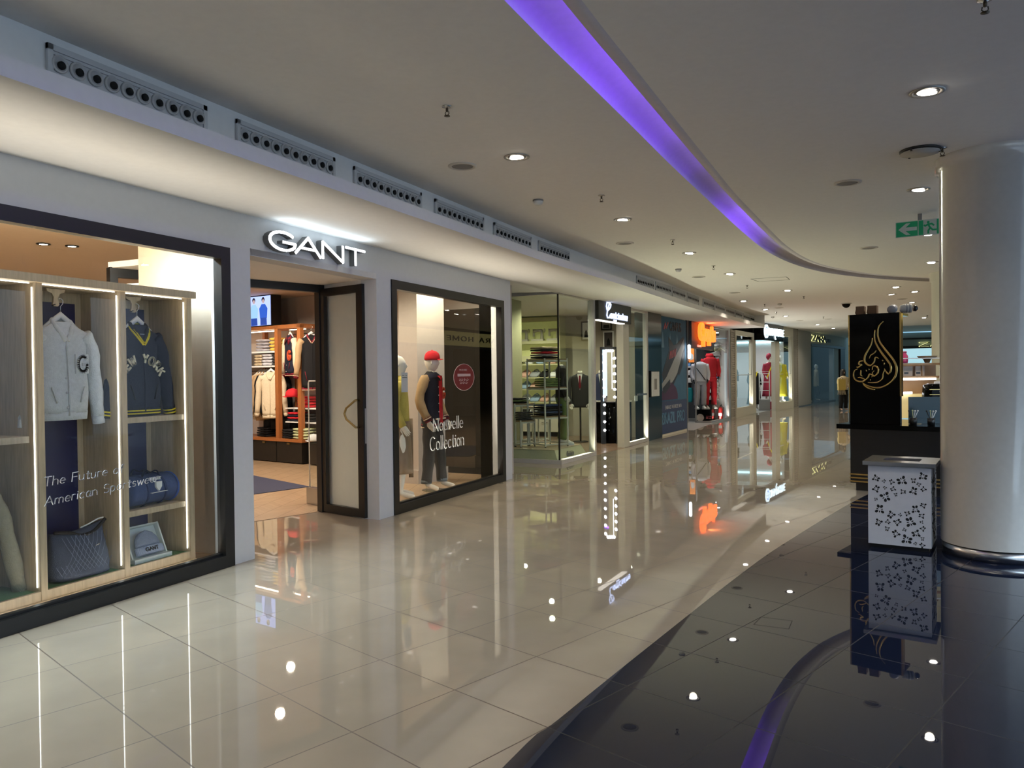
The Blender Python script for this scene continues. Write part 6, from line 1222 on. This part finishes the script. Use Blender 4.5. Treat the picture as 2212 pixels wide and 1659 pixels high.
# ============================================================ BIN
t = thing('litter_bin', 'white square litter bin with flower cutouts and steel lid beside the column', 'litter bin', (.046, 7.462, 0), -.156)
b = B(); b.box(0, .488, 0, .012, .035, .715); b.box(0, .488, .468, .48, .035, .715); b.box(0, .012, .012, .468, .035, .715); b.box(.476, .488, .012, .468, .035, .715); b.make('bin_body', M('white_enamel', (.62, .62, .66), .45, noise=.03), t)
b = B(); b.box(.02, .468, .02, .46, .0, .035); b.make('black_foot', m_black, t); b = B(); b.box(.02, .468, .02, .46, .035, .6); b.make('inner_bucket', M('bin_bucket', (.02, .02, .02), .7), t)
b = B(); o_ = .038
b.box(-o_, .488 + o_, -o_, .13, .722, .755); b.box(-o_, .488 + o_, .36, .48 + o_, .722, .755); b.box(-o_, .10, .13, .36, .722, .755); b.box(.39, .488 + o_, .13, .36, .722, .755); b.box(0, .488, .012, .48, .705, .722); b.make('steel_lid', m_steel, t)
b = B(); b.box(.10, .39, .13, .36, .723, .728); b.make('opening', m_black, t)
FL = [(378, 707, 38), (453, 738, 20), (525, 748, 28), (618, 740, 50), (720, 742, 28), (802, 711, 42), (380, 805, 38), (462, 798, 18), (537, 811, 28), (560, 862, 20), (625, 840, 28), (720, 838, 42), (767, 781, 22), (808, 823, 28), (465, 878, 52), (377, 898, 18), (412, 992, 50), (806, 968, 30), (518, 1042, 40), (598, 1045, 18), (662, 1035, 28), (736, 1003, 42), (792, 1060, 30), (402, 1108, 38), (486, 1106, 26), (573, 1112, 38), (690, 1115, 52), (790, 1115, 18), (480, 1168, 26), (636, 1180, 20), (800, 1174, 28), (560, 1216, 40), (742, 1216, 42), (797, 1262, 20), (655, 1268, 52), (733, 1306, 18), (795, 1322, 28)]
def flowers(b, mirror=False):
    for i, (zx, zy, r) in enumerate(FL):
        x = (zx * .241 - 73.5) * .00356; z = (1181 + 14 * x / .488 - 860 - zy * .241) * .00398; R = r * .241 * .0038; n = 7; a0 = i * 1.3
        for k in range(n):
            a = a0 + 2 * PI * k / n; L = R * (1 if k % 2 == 0 else .62); w_ = R * (.24 if k % 2 == 0 else .10)
            ca, sa = cos(a), sin(a); P = [(.28 * L, 0), (.55 * L, w_), (.85 * L, w_ * .9), (L, 0), (.85 * L, -w_ * .9), (.55 * L, -w_)]
            q = [(x + u * ca - v * sa, z + u * sa + v * ca) for u, v in P]
            b.prism(q, -.0012, .0005, 'xz')
b = B(); flowers(b); b.T = Matrix.Translation((.488, 0, 0)) @ Matrix.Rotation(PI / 2, 4, 'Z'); flowers(b); b.make('flower_cutouts', M('cutout_dark', (.006, .006, .006), .8), t)
# ============================================================ CEILING FITTINGS
m_rim = M('downlight_rim', (.35, .33, .30), .3, .6); m_well = M('downlight_well', (.03, .028, .025), .3)
proto = thing('downlight', '', 'ceiling light', (0, 0, 0))
b = B(); b.lathe([(.105, 0), (.105, -.006), (.088, -.009), (.078, -.004), (.074, .0)], (0, 0, 0), 28, cap=False); b.make('rim', m_rim, proto)
b = B(); b.lathe([(.076, -.001), (.074, -.0035)], (0, 0, 0), 24); b.make('well', m_well, proto)
b = B(); b.T = Matrix.Translation((0, 0, -.008)) @ Matrix.Rotation(.12, 4, 'X'); b.lathe([(.058, -.0), (.056, -.005)], (0, 0, 0), 24); b.make('lens', m_lamp, proto)
index_kids(proto)
DOWN = [(-2.55, 5.8), (-2.5, 8.7), (-2.32, 11.59), (-2.16, 14.4), (-1.47, 18.01), (-2.69, 20.13), (-2.49, 23.18), (-2.21, 26.37), (-1.53, 31.97), (-1.07, 35.19), (.39, 5.62), (.52, 8.62), (.79, 11.49), (1.06, 14.54), (.68, 18.49), (1.11, 19.81), (.65, 20.24), (1.22, 22.98), (1.96, 29.98)]
DL = ['nearest of the left row', 'second of the left row', 'third of the left row', 'fourth of the left row', 'beyond the square access panel', 'left of the far panels, by the bulkhead', 'farther along the bulkhead', 'near the end of the bulkhead', 'before the menswear shop', 'closest to the menswear facade',
      'nearest of the right row', 'second of the right row, left of the column top', 'behind the green exit sign', 'fourth of the right row', 'left white one beyond the groove', 'right white one beyond the groove', 'warm one beyond the groove', 'beside the small vent above the kiosk', 'farthest, above the pink jar']
for k, (x, y) in enumerate(DOWN):
    copy_tree(proto, None, (x, y, HC), k * .7, 'round recessed downlight, ' + DL[k], 'recessed downlights in the mall ceiling')
for o in list(kids['downlight']) + [proto]: bpy.data.objects.remove(o)
EXTRA = [(-2.6, 2.9), (-2.6, 0), (-2.6, -3), (.35, 2.7), (.3, -.2), (.3, -3), (3.4, 3), (3.4, 8), (3.4, 0), (3.2, 13)]
for k, (x, y) in enumerate(DOWN + EXTRA): spot((x, y, HC - .03), LAMP_E * (1 if y < 9 else 1.8), (1, .88, .70), ang=140, blend=.8, r=.055)
def one(nm, label, cat, x, y, group, build, z=HC, rz=0):
    t = thing(nm, label, cat, (x, y, z), rz, group); build(t); return t
def spk(t):
    b = B(); b.lathe([(.122, 0), (.122, -.008), (.095, -.012), (.092, -.006)], (0, 0, 0), 28, cap=False); b.make('ring', M('speaker_ring', (.6, .56, .5), .4), t); b = B(); b.lathe([(.095, -.001), (.093, -.006)], (0, 0, 0), 28); b.make('grille', m_grill, t)
SL = ['nearest, left of the brightest downlight', 'pale one below the second left downlight', 'third from the camera near the bulkhead', 'fourth near the bulkhead', 'near the end of the vent row', 'beyond the end of the bulkhead', 'above the menswear facade, left', 'closest to the menswear facade', 'nearest on the right ceiling', 'second on the right ceiling', 'above the cups on the kiosk']
for k, (x, y) in enumerate([(-3.07, 5.84), (-2.93, 10.29), (-2.75, 14.59), (-2.58, 17.9), (-2.1, 22.88), (-1.96, 28.95), (-1.03, 28.76), (-.69, 36.69), (-.11, 7.99), (.11, 12.38), (.94, 21.72)]):
    one('ceiling_speaker', 'round grey ceiling speaker, ' + SL[k], 'ceiling speaker', x, y, 'round ceiling speakers', spk)
def sprk(t):
    b = B(); b.lathe([(.034, 0), (.034, -.004), (.012, -.008), (.010, -.012)], (0, 0, 0), 16); b.make('rose', m_steel, t)
    b = B(); b.tube([(0, 0, -.01), (0, 0, -.035)], .009, 8); b.tube([(-.012, 0, -.035), (-.014, 0, -.05), (0, 0, -.062)], .003, 5); b.tube([(.012, 0, -.035), (.014, 0, -.05), (0, 0, -.062)], .003, 5); b.lathe([(.02, -.062), (.02, -.065)], (0, 0, 0), 12); b.make('nozzle_head', M('dark_brass', (.08, .06, .04), .4, .8), t)
PL = ['nearest on the left ceiling', 'second, right of the smoke detector', 'third from the camera', 'fourth from the camera', 'below the access panel', 'beside the end of the bulkhead', 'farther at the end of the bulkhead', 'between groove and dome camera', 'near the far vents', 'right of the kiosk top', 'at the top of the big column', 'at the top right corner of the view']
for k, (x, y) in enumerate([(-2.48, 4.51), (-2.35, 7.43), (-2.29, 10.35), (-2.24, 13.19), (-2.13, 16.51), (-2.32, 21.41), (-2.32, 24.45), (-1.24, 19.66), (-1.13, 27.44), (1.97, 28.76), (.60, 7.10), (.55, 4.35)]):
    one('ceiling_sprinkler', 'small ceiling sprinkler, ' + PL[k], 'sprinkler', x, y, 'ceiling sprinklers', sprk)
def det(t):
    b = B(); b.lathe([(.055, 0), (.055, -.012)], (0, 0, 0), 20); b.make('base', m_char if False else m_grill, t); b = B(); b.lathe([(.05, -.012), (.05, -.03), (.035, -.05), (.015, -.055)], (0, 0, 0), 20); b.make('housing', m_plastic, t)
for k, (x, y) in enumerate([(-2.99, 7.33), (-2.85, 13.31), (-1.95, 21.48), (-2.62, 26.45)]):
    one('smoke_detector', 'white smoke detector on the mall ceiling, ' + ['nearest', 'second from the camera', 'above the end of the vent row', 'farthest, by the dress shop sign'][k], 'smoke detector', x, y, 'smoke detectors on the mall ceiling', det)
t = thing('dome_camera', 'black dome camera on the ceiling left of the kiosk top', 'camera', (-.36, 22.31, HC)); b = B(); b.lathe([(.13, 0), (.13, -.02)], (0, 0, 0), 20); b.make('base', m_plastic, t); b = B(); b.ball((0, 0, -.02), .105, 20, 12); b.make('dome', m_gblack, t)
t = thing('ceiling_disc', 'large round grey disc panel on dark brackets beside the top of the column', 'ceiling panel', (.44, 7.08, HC)); b = B(); b.lathe([(.145, -.022), (.145, -.028)], (0, 0, 0), 40); b.make('disc', M('disc_paint', (.5, .47, .42), .7), t); b = B(); b.lathe([(.15, 0), (.15, -.012)], (0, 0, 0), 40); [b.box(.14 * cos(a) - .008, .14 * cos(a) + .008, .14 * sin(a) - .008, .14 * sin(a) + .008, -.032, 0) for a in (0, 2.1, 4.2)]; b.make('dark_gap', M('disc_gap', (.03, .025, .02), .6), t)
t = thing('access_panel', 'square ceiling access panel with thin dark outline', 'hatch', (-1.6, 15.7, HC), -.0); b = B(); q = [(-.32, -.27), (.32, -.29), (.34, .24), (-.24, .26)]
for (x0, y0), (x1, y1) in zip(q, q[1:] + q[:1]): dx, dy = x1 - x0, y1 - y0; l = math.hypot(dx, dy); nx, ny = -dy / l * .007, dx / l * .007; b.prism([(x0 + nx, y0 + ny), (x0 - nx, y0 - ny), (x1 - nx, y1 - ny), (x1 + nx, y1 + ny)], -.003, 0)
b.make('outline', m_grill, t)
t = thing('exit_sign', 'green and white exit sign with left arrow and running figure hanging beside the column', 'sign', (.615, 9.98, 3.07), -.175)
b = B(); b.box(-.25, .245, -.006, .006, 0, .178); b.make('sign_plate', M('exit_white', (.55, .6, .57), .5), t)
m_eg = M('exit_green', (.005, .13, .055), .5, emit=(.0, .12, .05), es=.35)
b = B(); b.box(-.243, -.022, -.009, -.006, .007, .171); b.box(-.012, .035, -.009, -.006, .007, .171); b.box(.17, .238, -.009, -.006, .007, .171); b.make('green_field', m_eg, t)
b = B(); b.prism([(-.22, .088), (-.14, .155), (-.095, .155), (-.145, .108), (-.03, .108), (-.03, .068), (-.145, .068), (-.095, .022), (-.14, .022)], -.012, -.009, 'xz'); b.make('arrow', M('exit_white'), t)
b = B(); b.T = Matrix.Translation((.085, 0, .145)); disc(b, 0, .014, -.010, -.006, 12); b.T = Matrix.Identity(4)
for P in ([(.08, .125), (.105, .08)], [(.08, .12), (.055, .105), (.045, .115)], [(.085, .12), (.12, .125), (.14, .105)], [(.105, .08), (.13, .055), (.165, .055)], [(.105, .08), (.085, .05), (.085, .02)]): b.stroke(P, .018, .018, -.010, -.006)
b.make('running_figure', m_eg, t)
b = B(); b.box(-.02, .02, -.015, .015, .178, .25); b.make('bracket', m_grill, t)

# keep every label within sixteen words by dropping articles only
for o in COL.objects:
    if 'label' in o.keys():
        ws_ = o['label'].split()
        for drop in ('the', 'a', 'an', 'of', 'with'):
            while len(ws_) > 15 and drop in ws_: ws_.remove(drop)
        if len(ws_) > 16: ws_ = ws_[:16]
        o['label'] = ' '.join(ws_)
